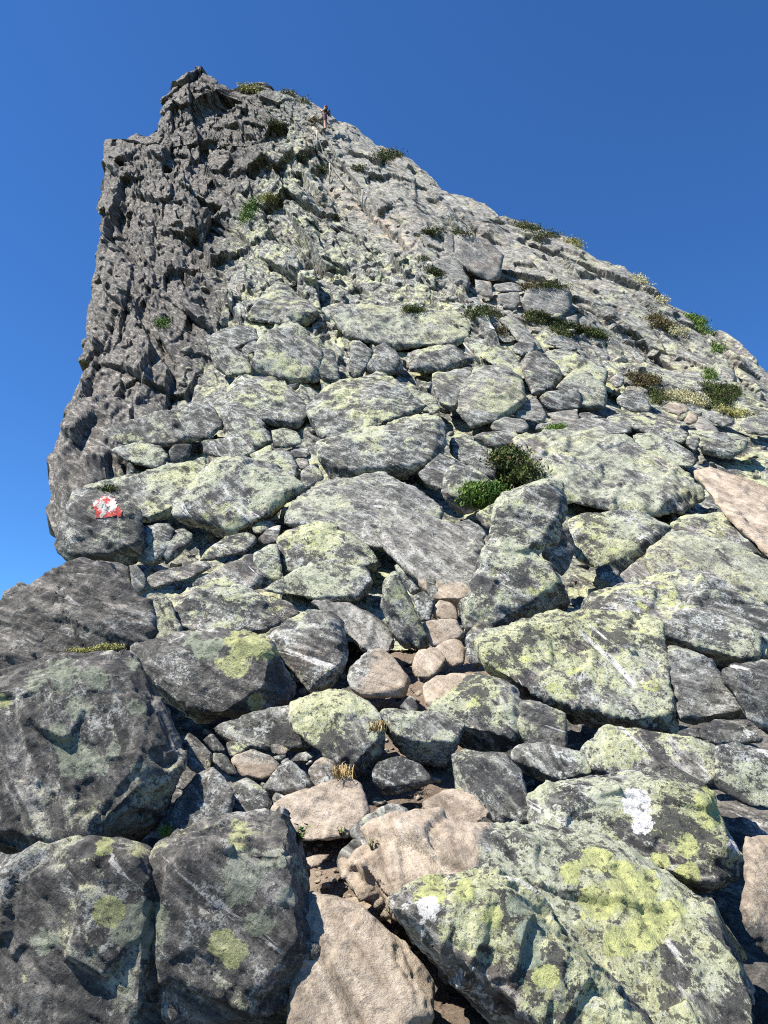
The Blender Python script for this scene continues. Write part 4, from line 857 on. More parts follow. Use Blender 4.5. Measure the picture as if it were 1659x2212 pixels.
def finish_rock(o, spec, base, S, Y0, idx, win, n, dg):
    me = bpy.data.meshes.new_from_object(o.evaluated_get(dg), preserve_all_data_layers=False, depsgraph=dg)
    o.modifiers.clear()
    old = o.data; o.data = me; bpy.data.meshes.remove(old)
    me.name = o.name
    p = get_co(me).astype(np.float64); no = get_no(me).astype(np.float64)
    rng = np.random.default_rng(900 + idx)
    ax = np.array([0.62, -0.35, 0.70]) + rng.normal(0, 0.30, 3)
    F = frame(ax)
    rough = spec.get('rough', 1.0)
    q = (p + base) @ F.T / S
    wq = q + 0.035 * np.stack([fbm(q * 2.2, 3, s=7 + idx), fbm(q * 2.2, 3, s=37 + idx), fbm(q * 2.2, 3, s=67 + idx)], 1)
    d = 0.022 * blocks(wq * np.array([1.4, 1.7, 2.9]), idx * 7 + 1, 1.1, 0.0)
    d += 0.022 * blocks(wq * np.array([2.9, 3.4, 7.5]), idx * 7 + 31, 1.1, 0.10, 0.05)
    d += 0.011 * blocks(wq * np.array([7.0, 8.0, 21.0]), idx * 7 + 61, 1.1, 0.10, 0.07)
    ph = wq[:, 2] * rng.uniform(9, 14) + 1.2 * fbm(wq * 1.5, 3, s=idx)
    saw = ph - np.floor(ph)
    d += 0.012 * (saw * saw - 0.3) * sstep(fbm(wq * 2.4, 3, s=idx + 400), -0.15, 0.35)
    d += 0.010 * fbm(wq * 3.0, 4, 0.55, idx + 500)
    d += 0.007 * fbm(wq * np.array([14, 14, 34]), 5, 0.7, idx + 600, True)
    ed = np.empty(len(me.edges) * 2, np.int32); me.edges.foreach_get('vertices', ed); ed = ed.reshape(-1, 2)
    cnt = np.bincount(ed.ravel(), minlength=len(d)).astype(float) + 1
    for _ in range(1):
        d = (d + np.bincount(ed[:, 0], d[ed[:, 1]], len(d)) + np.bincount(ed[:, 1], d[ed[:, 0]], len(d))) / cnt
    dd = d * S * rough * spec.get('amp', 1.0)
    p2 = p + no * dd[:, None]
    set_co(me, p2)
    u, v = proj(p2 + base)
    x0, y0, k = win
    wx = (u * 1.82278 - x0) / k; wy = (v * 1.82278 - y0) / k
    tan = np.full(len(p2), spec.get('tan', 0.0), np.float32)
    lich = np.full(len(p2), spec.get('lich', 0.6), np.float32)
    if 'tanx' in spec:
        a, b = spec['tanx']; t = 1 - sstep(wx + 0.35 * wy - 80, a + b, a); tan = 0.85 * t; lich = lich * (1 - 0.7 * t)
    if 'tany' in spec:
        a, b = spec['tany']; tan = 0.9 * sstep(wy - 0.15 * wx, a - 60, b - 60)
    attr(me, 'tan', tan); attr(me, 'lich', lich)
    attr(me, 'dark', spec.get('dark', 0.0)); attr(me, 'pale', spec.get('pale', 0.0))
    for nm_ in ('w', 'y', 'g'):
        sp = [q_ for q_ in spec.get('spots', []) if q_[3] == nm_]
        if sp:
            a_ = np.zeros(len(p2))
            for sx, sy, sr, _k in sp: a_ = np.maximum(a_, np.clip(1 - (((wx - sx) ** 2 + (wy - sy) ** 2) / (sr * 1.4) ** 2), 0, 1))
            attr(me, 'spot_' + nm_, a_)
    me.materials.append(M_ROCK)
    smooth(me, True)
    tag(o, spec['label'], spec.get('cat', 'boulder'), spec.get('group'))
    return wx, wy, p2, no

for i_, s_ in enumerate(ROCKS): start_rock(s_, i_)
bpy.context.view_layer.update()
DG = bpy.context.evaluated_depsgraph_get()
PAINTED = None
for rec in PEND:
    r_ = finish_rock(*rec, DG)
    if rec[1].get('paint'): PAINTED = (rec, r_)

# ---------------------------------------------------------------- red and white trail mark painted on its rock
def paint_mark():
    (o, spec, base, S, Y0, idx, win, n), (wx, wy, p, no) = PAINTED
    me = o.data
    fi = np.empty(len(me.polygons) * 4, np.int32); me.loops.foreach_get('vertex_index', fi); fi = fi.reshape(-1, 4)
    poly = [(745, 385), (790, 350), (850, 315), (905, 325), (945, 345), (968, 395), (1003, 425), (1005, 490), (930, 492), (830, 505), (745, 510), (775, 450)]
    ins = pip(wx, wy, poly)
    no2 = get_no(me)
    front = (no2 @ (-(rays(*[230, 1100])).astype(np.float32))) > 0
    d = np.linalg.norm(p + base - EYE, axis=1)
    near = d < np.percentile(d[ins & front], 92) + 0.2
    keep = (ins & front & near)[fi].all(1)
    f = fi[keep]; used = np.unique(f); mp = np.zeros(len(p), np.int64); mp[used] = np.arange(len(used))
    v = p[used] + no2[used] * 0.010
    m2 = mesh_np('paint_mark', v, mp[f])
    # white flecks where the red has worn off: a field across the mark
    attr(m2, 'wear', np.clip((wx[used] - 800) / 150, -0.4, 1) * np.clip((480 - wy[used]) / 60, 0, 1) * np.clip((wy[used] - 335) / 40, 0, 1) * np.clip((985 - wx[used]) / 60, 0, 1))
    smooth(m2)
    N = NT('worn_paint', 0.6)
    P = N.n('ShaderNodeNewGeometry').outputs['Position']
    a = N.noise(P, 11.0, 7, 0.68)
    w = N.step(N.math('ADD', N.math('MULTIPLY', N.attr('wear'), 0.13), a), 0.53, 0.58)
    c = N.mix(w, (0.52, 0.055, 0.045), (0.60, 0.58, 0.52))
    c = N.mix(N.step(N.noise(P, 15.0, 8, 0.7), 0.56, 0.60), c, (0.06, 0.055, 0.05))
    N.l(c, N.b.inputs['Base Color'])
    N.bump(a, 0.6, 0.02)
    m2.materials.append(N.m)
    k = link('paint_mark', m2, None, o)
    k['label'] = 'worn red paint blob with whitish flecks'

paint_mark()

# ---------------------------------------------------------------- finding the surface under a point of the view window
bpy.context.view_layer.update()
DG = bpy.context.evaluated_depsgraph_get()
def hit(u, v):
    d = Vector(rays(u, v)).normalized()
    ok, loc, nor, _i, ob, _m = SC.ray_cast(DG, Vector(EYE) + d * 0.05, d)
    return (loc, nor, ob) if ok else None

def w2uv(win, q):
    x0, y0, k = WIN[win]
    return (x0 + q[0] * k) / 1.82278, (y0 + q[1] * k) / 1.82278

# ---------------------------------------------------------------- plants
M_HEATH = leaf_material('heather_leaf', (0.030, 0.052, 0.014), (0.085, 0.115, 0.022), (0.115, 0.075, 0.035))
M_GREEN = leaf_material('bright_leaf', (0.045, 0.10, 0.015), (0.12, 0.20, 0.03), (0.18, 0.24, 0.05))
M_BROWN = leaf_material('brown_heather_leaf', (0.055, 0.040, 0.022), (0.11, 0.095, 0.03), (0.20, 0.15, 0.06))
M_CREAM = leaf_material('cream_lichen_leaf', (0.36, 0.33, 0.17), (0.56, 0.52, 0.30), (0.68, 0.64, 0.44))
M_YMOSS = leaf_material('yellow_moss_leaf', (0.20, 0.19, 0.06), (0.36, 0.34, 0.10), (0.50, 0.47, 0.22))
M_STEM = plain('plant_stem', (0.10, 0.07, 0.045), 0.9)
M_STRAW = leaf_material('dry_grass', (0.30, 0.21, 0.09), (0.42, 0.31, 0.14), (0.52, 0.42, 0.24))

def tufts(name, pts, nor, h, leaf, per, mat, loc, rng, slim=0.45, upright=0.55):
    """A cushion of many small leaves standing on the given surface points."""
    P = np.repeat(np.array(pts), per, 0)
    n = len(P)
    spread = leaf * 1.8
    c = P + rng.normal(0, 1, (n, 3)) * np.array([spread, spread, spread * 0.3])
    hh = rng.random(n) ** 0.8 * h * np.repeat(rng.uniform(0.45, 1.0, len(pts)), per)
    c[:, 2] += hh
    d = rng.normal(0, 1, (n, 3)); d[:, 2] = np.abs(d[:, 2]) + upright; d /= np.linalg.norm(d, axis=1, keepdims=True)
    s = np.cross(d, rng.normal(0, 1, (n, 3))); s /= np.linalg.norm(s, axis=1, keepdims=True)
    L = leaf * rng.uniform(0.6, 1.4, n)[:, None]
    v = np.stack([c - d * L * 0.5, c + s * L * slim * 0.5, c + d * L * 0.6, c - s * L * slim * 0.5], 1).reshape(-1, 3)
    v = v - np.array(loc)
    f = np.arange(4 * n).reshape(-1, 4)
    me = mesh_np(name, v, f)
    o = link(name, me, mat)
    o.location = loc
    return o

def patch(win, poly, label, mat=None, h=0.5, dens=1.0, name='heather', cat='heather', group=None, leafpx=3.2, per=26, seed=0):
    rng = np.random.default_rng(5000 + seed)
    q = np.array(poly, float); lo, hi = q.min(0), q.max(0)
    pts, nors = [], []
    area = abs(0.5 * np.sum(q[:, 0] * np.roll(q[:, 1], -1) - q[:, 1] * np.roll(q[:, 0], -1)))
    want = int(np.clip(area / 130 * dens, 10, 420))
    tries = 0
    while len(pts) < want and tries < want * 6:
        tries += 1
        s = lo + rng.random(2) * (hi - lo)
        if not pip(np.array([s[0]]), np.array([s[1]]), [tuple(x) for x in q])[0]: continue
        r = hit(*w2uv(win, s))
        if r is None: continue
        pts.append(np.array(r[0])); nors.append(np.array(r[1]))
    if len(pts) < 4: return None
    pts = np.array(pts)
    med = np.median(pts[:, 1]); pts = pts[np.abs(pts[:, 1] - med) < 0.16 * med]
    Y = float(np.median(pts[:, 1]))
    px = Y / FPX
    hh = h * px * 40
    base = pts[pts[:, 2].argmin()]
    o = tufts(name, pts, None, hh, leafpx * px * 2.0, per, mat or M_HEATH, base, rng)
    tag(o, label, cat, group)
    return o

PL = [
 ('C', [(490,1520),(560,1490),(680,1480),(770,1550),(740,1575),(640,1535),(560,1565)], 'dark heather strip beside the trail below the tan cracked block', M_HEATH, .45),
 ('C', [(950,1560),(1000,1520),(1100,1520),(1200,1580),(1330,1640),(1320,1720),(1200,1690),(1170,1610),(1080,1620),(1010,1600)], 'largest bright green heather bank under the large pale outcrop', M_HEATH, .45),
 ('D', [(-20,770),(60,785),(150,810),(240,830),(345,890),(330,910),(200,890),(60,850)], 'long narrow heather strip trailing right from the largest heather bank', M_HEATH, .4),
 ('C', [(920,1298),(1100,1288),(1110,1312),(940,1332)], 'rusty brown strip of heather on top of the large pale outcrop', M_BROWN, .3),
 ('C', [(1110,1290),(1320,1308),(1340,1332),(1150,1322)], 'green strip of heather along the top of the large pale outcrop', M_HEATH, .3),
 ('C', [(140,868),(230,838),(330,850),(215,890)], 'green heather patch left of the narrow cream pillar', M_HEATH, .4),
 ('C', [(370,858),(550,880),(540,892),(400,882)], 'thin heather line on top of the tall cream rock face', M_HEATH, .3),
 ('C', [(860,800),(930,788),(1060,828),(1100,862),(940,832)], 'heather cushion on the skyline in the middle of the right ridge', M_HEATH, .5),
 ('C', [(1060,892),(1180,868),(1260,900),(1120,908)], 'heather cushion on the skyline just right of the middle ridge cushion', M_HEATH, .45),
 ('C', [(1300,918),(1440,960),(1410,1005),(1320,950)], 'yellow mossy cushion on the right skyline', M_YMOSS, .4),
 ('C', [(130,1130),(300,1220),(292,1242),(180,1190)], 'dark heather strip beside the trail below the yellow-stained block', M_HEATH, .4),
 ('C', [(100,1062),(170,1088),(150,1104),(110,1082)], 'tiny heather tuft left of the yellow-stained block', M_HEATH, .4),
 ('C', [(730,1640),(790,1660),(810,1720),(760,1700)], 'brownish heather wedge between two pale slabs', M_BROWN, .4),
 ('C', [(0,1480),(160,1500),(150,1518),(0,1512)], 'thin dark heather line at the left of the trail shrubs', M_HEATH, .4),
 ('D', [(650,700),(760,720),(850,770),(900,810),(850,860),(720,790)], 'brown-green moss band halfway down the right ridge', M_BROWN, .4),
 ('D', [(830,815),(980,825),(992,880),(870,880)], 'cream lichen cushion below the brown-green moss band', M_CREAM, .35),
 ('D', [(530,372),(700,450),(690,480),(600,440)], 'cream lichen mat on the skyline, upper one on the right ridge', M_CREAM, .3),
 ('D', [(755,580),(832,568),(838,612),(760,615)], 'small bright cream lichen tuft below the skyline mat', M_CREAM, .35),
 ('D', [(890,612),(1000,650),(1140,705),(1130,730),(960,672)], 'cream lichen mat on the skyline, lower one on the right ridge', M_CREAM, .3),
 ('D', [(980,705),(1100,745),(1190,800),(1200,880),(1100,820)], 'green bushy strip just under the lower skyline lichen mat', M_GREEN, .45),
 ('D', [(490,1205),(620,1190),(760,1220),(740,1285),(580,1295)], 'olive moss bank beside the pinkish upright stone', M_BROWN, .4),
 ('D', [(695,1310),(800,1330),(820,1430),(720,1440)], 'dark green heather lump left of the cream-edged moss', M_HEATH, .45),
 ('D', [(800,1345),(1000,1335),(1150,1400),(1165,1460),(1000,1430),(850,1400)], 'cream and brown lichen mat among the right-hand moss', M_CREAM, .3),
 ('D', [(1120,1265),(1400,1310),(1420,1380),(1340,1400),(1310,1480),(1220,1450),(1160,1360)], 'broad dark green heather bank near the right edge', M_HEATH, .45),
 ('D', [(1230,1465),(1400,1490),(1500,1520),(1400,1550),(1300,1512)], 'golden moss fringe below the broad heather bank at the right', M_YMOSS, .35),
 ('D', [(1200,935),(1260,940),(1290,1020),(1230,1010)], 'green tuft in a crack high on the right ridge', M_GREEN, .4),
 ('D', [(1160,1160),(1210,1180),(1220,1260),(1170,1240)], 'small green shrub in a dark corner near the right edge', M_GREEN, .5),
 ('B', [(100,188),(200,195),(290,230),(200,245),(110,215)], 'mossy skyline cushion nearest the summit', M_YMOSS, .35),
 ('B', [(430,240),(540,245),(500,258)], 'thin heather cap on the skyline left of the hiker', M_HEATH, .4),
 ('B', [(590,310),(650,305),(632,338),(590,338)], 'dark heather tuft on the skyline just left of the hiker', M_HEATH, .5),
 ('B', [(320,475),(460,500),(440,530),(350,512)], 'flat green moss ledge below the summit', M_HEATH, .3),
 ('B', [(640,470),(735,465),(735,492)], 'olive moss ledge at the feet of the hiker', M_BROWN, .35),
 ('B', [(120,1240),(180,1130),(250,1120),(212,1200),(165,1300),(120,1312)], 'bright green shrub clinging to the upper cliff', M_GREEN, .6),
 ('B', [(250,1112),(310,1080),(400,1090),(340,1142)], 'yellow-green shrub right above the bright green cliff shrub', M_YMOSS, .5),
 ('B', [(600,772),(660,750),(632,812),(590,802)], 'olive shrub left of the upper trail posts', M_HEATH, .5),
 ('B', [(720,852),(800,860),(830,902),(750,892)], 'dark shrub behind the middle trail post', M_HEATH, .6),
 ('B', [(1200,752),(1350,732),(1480,722),(1502,772),(1400,762),(1280,812),(1220,792)], 'dark heather bank on the skyline right of the hiker', M_HEATH, .5),
 ('B', [(1030,850),(1120,850),(1110,882),(1040,882)], 'heather tuft below the skyline heather bank', M_HEATH, .45),
 ('B', [(680,1082),(800,1182),(740,1152)], 'mossy streak in the gully left of the lowest trail post', M_BROWN, .4),
 ('B', [(840,1262),(910,1260),(900,1292)], 'small dark heather tuft in the middle of the upper trail', M_HEATH, .5),
 ('B', [(290,872),(480,880),(400,862)], 'thin olive moss line across the upper left slope', M_BROWN, .3),
 ('F', [(860,572),(900,545),(960,540),(942,600),(890,612)], 'small green shrub growing on the dark left cliff', M_GREEN, .5),
 ('J', [(820,267),(900,236),(950,236),(912,286),(850,292)], 'dark moss tuft on the rock above the paint mark', M_HEATH, .25),
 ('J', [(580,1562),(700,1582),(850,1532),(1000,1552),(900,1592),(640,1612)], 'yellow moss strip behind the pale-topped boulder at the left', M_YMOSS, .3),
 ('L', [(930,285),(1000,240),(1050,215),(1110,300),(1240,400),(1200,450),(1020,510),(970,460)], 'dense dark juniper bush growing in a black gap right of centre', M_HEATH, 1.0),
 ('L', [(755,510),(850,490),(950,500),(940,560),(850,622),(760,622)], 'bright leafy plant left of the juniper bush', M_GREEN, .6),
 ('H', [(1150,1412),(1280,1402),(1270,1432),(1160,1437)], 'small green tuft in the gap above the large smooth slab', M_GREEN, .5),
 ('H', [(-10,470),(60,430),(100,470),(30,490)], 'small heather tuft on the pale slab roofing the cave', M_HEATH, .4),
 ('M', [(1315,1820),(1385,1765),(1390,1860),(1330,1866)], 'green moss in the crack between the two big left boulders', M_GREEN, .3),
]
for i_, (w_, q_, l_, m_, h_) in enumerate(PL):
    nm = {id(M_HEATH): ('heather', 'heather'), id(M_GREEN): ('shrub', 'shrub'), id(M_BROWN): ('heather', 'heather'), id(M_CREAM): ('lichen_mat', 'lichen'), id(M_YMOSS): ('moss_cushion', 'moss')}[id(m_)]
    jn = 'juniper' in l_
    patch(w_, q_, l_, m_, h_ * (1.0 if jn else .28), 2.0 if jn else 1.0, 'juniper_bush' if jn else nm[0], 'bush' if jn else nm[1], seed=i_, leafpx=4.0 if jn else 2.1, per=44 if jn else 40)

def leafy_sprig(u, v, label, hgt, nl, seed, mat=None):
    r = hit(u, v)
    if r is None: return
    rng = np.random.default_rng(seed)
    loc = np.array(r[0]) - np.array([0, 0, 0.004])
    root = empty('plant_sprig', loc)
    tag(root, label, 'plant')
    bm = bmesh.new(); ls = bmesh.new()
    for k in range(nl):
        a = rng.uniform(0, 6.28); lean = rng.uniform(0.1, 0.7); L = hgt * rng.uniform(0.6, 1.0)
        d = Vector((math.cos(a) * lean, math.sin(a) * lean, 1)).normalized()
        tip = d * L
        side = d.cross(Vector((0.2, 0.5, 0.1))).normalized() * 0.0016
        s2 = d.cross(side).normalized() * 0.0016
        vs = [bm.verts.new(x) for x in (side, s2, -side, -s2, tip + side * .5, tip + s2 * .5, tip - side * .5, tip - s2 * .5)]
        for j in range(4): bm.faces.new((vs[j], vs[(j + 1) % 4], vs[4 + (j + 1) % 4], vs[4 + j]))
        for m in range(5):
            t = 0.35 + 0.16 * m
            c = d * L * t; b = rng.uniform(0, 6.28)
            ld = (Vector((math.cos(b), math.sin(b), 0.35)) + d * 0.25).normalized()
            sd = ld.cross(Vector((0, 0, 1))).normalized(); l = hgt * rng.uniform(0.22, 0.4)
            w = l * 0.32
            q = [c, c + ld * l * .45 + sd * w, c + ld * l - Vector((0, 0, l * .15)), c + ld * l * .45 - sd * w]
            ls.faces.new([ls.verts.new(x) for x in q])
    m1 = bpy.data.meshes.new('stem'); bm.to_mesh(m1); bm.free(); link('stem', m1, M_STEM, root)
    m2 = bpy.data.meshes.new('foliage'); ls.to_mesh(m2); ls.free(); link('foliage', m2, mat or M_GREEN, root)

def rpt(win_r, q):                                     # window R and S points
    return w2uv(win_r, q)
leafy_sprig(*w2uv('R', (445, 232)), 'small green sprig nearest the big corner boulder by the path', .075, 8, 1)
leafy_sprig(*w2uv('R', (553, 240)), 'largest green sprig in the dirt under the tan trail stone', .085, 10, 2)
leafy_sprig(*w2uv('R', (652, 195)), 'small green sprig right of the largest sprig on the path', .05, 7, 3)
leafy_sprig(*w2uv('R', (880, 560)), 'tiny green sprig by the nose of the wedge-shaped boulder', .05, 6, 4)
leafy_sprig(*w2uv('R', (790, 255)), 'tiny pale sprig against the worn end of the long slab', .04, 6, 5)

def grass_tuft(u, v, label, hgt, n, seed):
    r = hit(u, v)
    if r is None: return
    rng = np.random.default_rng(seed)
    v_, f_ = [], []
    for k in range(n):
        a = rng.uniform(0, 6.28); o = np.array([rng.normal(0, .025), rng.normal(0, .02), 0])
        out = np.array([math.cos(a), math.sin(a), 0]); L = hgt * rng.uniform(.5, 1)
        w = np.array([-out[1], out[0], 0]) * 0.0022
        mid = o + out * L * .25 + np.array([0, 0, L * .7]); tip = o + out * L * rng.uniform(.5, .9) + np.array([0, 0, L * rng.uniform(.3, .8)])
        i = len(v_); v_ += [o - w, o + w, mid + w * .8, mid - w * .8, tip + w * .2, tip - w * .2]
        f_ += [(i, i + 1, i + 2, i + 3), (i + 3, i + 2, i + 4, i + 5)]
    o_ = link('grass_tuft', mesh_np('grass_tuft', v_, f_), M_STRAW)
    o_.location = np.array(r[0]) - np.array([0, 0, .005])
    tag(o_, label, 'grass')
grass_tuft(*w2uv('N', (1335, 1370)), 'dry straw tuft at the foot of the blocky sloping boulder', .09, 60, 11)
grass_tuft(*w2uv('N', (1625, 985)), 'dry straw tuft hanging between the sloping boulder and the grey bridging boulder', .08, 60, 12)

# ---------------------------------------------------------------- loose stones in the gaps
def stone_mesh(seed, tan):
    rng = np.random.default_rng(seed)
    bm = bmesh.new()
    for _ in range(16):
        d = rng.normal(0, 1, 3); d /= np.linalg.norm(d)
        bm.verts.new(d * np.array([0.5, 0.42, 0.30]) * rng.uniform(.75, 1.1))
    r = bmesh.ops.convex_hull(bm, input=bm.verts)
    bmesh.ops.delete(bm, geom=list({g for g in r['geom_interior'] + r['geom_unused'] if isinstance(g, bmesh.types.BMVert)}), context='VERTS')
    bmesh.ops.bevel(bm, geom=bm.edges[:], offset=.02, segments=1, affect='EDGES')
    bmesh.ops.triangulate(bm, faces=bm.faces[:])
    bmesh.ops.subdivide_edges(bm, edges=bm.edges[:], cuts=2, use_grid_fill=True)
    bmesh.ops.triangulate(bm, faces=bm.faces[:])
    me = bpy.data.meshes.new('stone'); bm.to_mesh(me); bm.free()
    p = get_co(me).astype(float); no = get_no(me)
    p += no * (0.03 * fbm(p * 4, 4, .6, seed) + 0.02 * blocks(p * np.array([5, 5, 9.0]), seed + 3, 1.0, 0.0))[:, None]
    set_co(me, p); smooth(me)
    attr(me, 'tan', tan); attr(me, 'lich', .55 if tan < .3 else .1); attr(me, 'dark', 0); attr(me, 'pale', .3)
    me.materials.append(M_ROCK)
    return me

def scatter():
    rng = np.random.default_rng(77)
    grey = [stone_mesh(200 + k, 0.05) for k in range(6)]
    tans = [stone_mesh(300 + k, 0.9) for k in range(5)]
    placed = []
    def put(u, v, size_px, meshes, label, group, sink=.25):
        r = hit(u, v)
        if r is None or r[2].name not in ('mountain', 'ground'): return False
        for (a, b, c) in placed:
            if (a - u) ** 2 + (b - v) ** 2 < (0.42 * (c + size_px)) ** 2: return False
        placed.append((u, v, size_px))
        s = size_px * r[0].y / FPX
        o = bpy.data.objects.new('stone', meshes[rng.integers(len(meshes))])
        COL.objects.link(o)
        o.location = r[0] + Vector((0, 0, s * (.3 - sink)))
        o.rotation_euler = (rng.uniform(-.5, .5), rng.uniform(-.5, .5), rng.uniform(0, 6.28))
        o.scale = (s * rng.uniform(.8, 1.3), s * rng.uniform(.8, 1.2), s * rng.uniform(.8, 1.2))
        tag(o, label, 'stone', group)
        return True
    n = 0
    for _ in range(5000):
        if n >= 150: break
        u = rng.uniform(180, 1659); v = 560 + 1180 * rng.random()
        if v < 1150 and u < np.interp(v, [560, 800, 1150], [430, 400, 240]): continue
        if v < np.interp(u, [200, 830, 1250, 1659], [620, 560, 640, 840]): continue
        sz = rng.uniform(14, 46)
        n += put(u, v, sz, grey, 'small angular grey stone wedged in a gap between larger boulders', 'loose stones in the gaps')
    n = 0
    for _ in range(3000):
        if n >= 60: break
        v = 1300 + 780 * rng.random(); u = float(path_u(v)) + rng.normal(0, 70)
        n += put(u, v, rng.uniform(5, 22), tans, 'small tan stone lying loose in the dirt of the trail', 'loose stones on the trail', .1)
    n = 0
    for _ in range(2500):
        if n >= 45: break
        v = 250 + 430 * rng.random(); u = float(np.interp(v, [250, 340, 400, 480, 560, 640, 700], [690, 670, 720, 820, 900, 1010, 1080])) + rng.normal(0, 30)
        n += put(u, v, rng.uniform(8, 26), grey[:3] + tans[:3], 'small pale stone on the trail high up the slope', 'stones on the upper trail')

scatter()

# ---------------------------------------------------------------- trail posts, rope and the leaning stake
M_POST = plain('weathered_post', (0.46, 0.42, 0.35), 0.7)
M_ROPE = plain('grey_rope', (0.30, 0.27, 0.23), 0.9)
def tube(name, pts, rad, mat, parent=None, sides=8, origin=None):
    pts = [Vector(p) for p in pts]
    rad = rad if isinstance(rad, (list, tuple)) else [rad] * len(pts)
    bm = bmesh.new(); rings = []
    for k, p in enumerate(pts):
        d = (pts[min(k + 1, len(pts) - 1)] - pts[max(k - 1, 0)]).normalized()
        a = d.cross(Vector((0.3, 0.9, 0.2))).normalized(); b = d.cross(a)
        rings.append([bm.verts.new(p + (a * math.cos(t) + b * math.sin(t)) * rad[k] - (origin or Vector())) for t in [6.2832 * j / sides for j in range(sides)]])
    for r0, r1 in zip(rings[:-1], rings[1:]):
        for j in range(sides): bm.faces.new((r0[j], r0[(j + 1) % sides], r1[(j + 1) % sides], r1[j]))
    bm.faces.new(rings[0][::-1]); bm.faces.new(rings[-1])
    me = bpy.data.meshes.new(name); bm.to_mesh(me); bm.free(); smooth(me)
    o = link(name, me, mat, parent)
    if origin: o.location = origin
    return o

tops = []
for top, bot, lab in (((722, 530), (722, 658), 'uppermost thin trail post, below the hiker'), ((825, 800), (825, 938), 'middle thin trail post beside the dark shrub'), ((1092, 1012), (1092, 1125), 'lowest thin trail post on the pale slab')):
    u0, v0 = w2uv('B', top); u1, v1 = w2uv('B', bot)
    r = hit(u1, v1)
    base = Vector(r[0]); Yb = base.y - 0.25
    b3 = Vector(unproj(u1, v1, Yb)); t3 = Vector(unproj(u0, v0, Yb - 0.02))
    b3 = b3 + (b3 - t3).normalized() * 0.35
    root = empty('trail_post', b3); tag(root, lab, 'post', 'thin posts along the upper trail')
    k = tube('shaft', [b3, b3.lerp(t3, .5), t3], [0.032, 0.030, 0.028], M_POST, root, origin=b3); k.location = (0, 0, 0)
    k = tube('ring', [t3 - Vector((0, 0, .06)), t3 - Vector((0, 0, .03))], 0.045, M_ROPE, root, origin=b3); k.location = (0, 0, 0)
    tops.append(t3 - Vector((0, 0, .05)))
def sag(a, b, s, n=12):
    return [a.lerp(b, i / n) - Vector((0, 0, s * 4 * (i / n) * (1 - i / n))) for i in range(n + 1)]
tag(tube('rope', sag(tops[0], tops[1], .35) + sag(tops[1], tops[2], .35)[1:], 0.014, M_ROPE), 'thin rope sagging between the three posts of the upper trail', 'rope')
u0, v0 = w2uv('H', (465, 728)); u1, v1 = w2uv('H', (592, 895))
r = hit(u1, v1)
b3 = Vector(r[0]) + Vector((0, -.03, 0)); t3 = Vector(unproj(u0, v0, b3.y + .12))
tag(tube('wooden_stake', [b3, b3.lerp(t3, .5), t3], [.03, .028, .012], M_POST, origin=b3), 'pale wooden stake leaning to the left behind the domed boulder', 'stake')

# ---------------------------------------------------------------- the hiker on the skyline
def skin_body(name, joints, bones, mat, parent, levels=2):
    names = list(joints)
    me = bpy.data.meshes.new(name)
    me.from_pydata([joints[k][:3] for k in names], [(names.index(a), names.index(b)) for a, b in bones], [])
    o = link(name, me, None, parent)
    m = o.modifiers.new('skin', 'SKIN')
    for k, n in enumerate(names):
        s = me.skin_vertices[0].data[k] if me.skin_vertices else None
        if s is None: break
        s.radius = (joints[n][3], joints[n][3]) if len(joints[n]) == 4 else joints[n][3:5]
    return o

def blob(name, centre, size, mat, parent, seed=0, rot=(0, 0, 0), rough=0.0):
    bm = bmesh.new()
    bmesh.ops.create_icosphere(bm, subdivisions=3, radius=1.0)
    from mathutils import Euler
    Rm = Euler(rot).to_matrix()
    for v in bm.verts:
        v.co = Rm @ Vector((v.co.x * size[0], v.co.y * size[1], v.co.z * size[2])) + Vector(centre)
    me = bpy.data.meshes.new(name); bm.to_mesh(me); bm.free()
    if rough:
        p = get_co(me).astype(float); p += get_no(me) * (rough * fbm(p * 18, 3, .6, seed))[:, None]; set_co(me, p)
    smooth(me)
    return link(name, me, mat, parent)

def limb(name, pts, rads, mat, parent, sides=12):
    """A tapering tube with rounded ends through the given joints."""
    P, Rr = [], []
    for k in range(len(pts) - 1):
        for t in (0, .33, .66):
            P.append(Vector(pts[k]).lerp(Vector(pts[k + 1]), t)); Rr.append(rads[k] * (1 - t) + rads[k + 1] * t)
    P.append(Vector(pts[-1])); Rr.append(rads[-1])
    d0 = (P[0] - P[1]).normalized(); d1 = (P[-1] - P[-2]).normalized()
    P = [P[0] + d0 * Rr[0] * .8] + P + [P[-1] + d1 * Rr[-1] * .8]; Rr = [Rr[0] * .45] + Rr + [Rr[-1] * .45]
    return tube(name, P, Rr, mat, parent, sides)

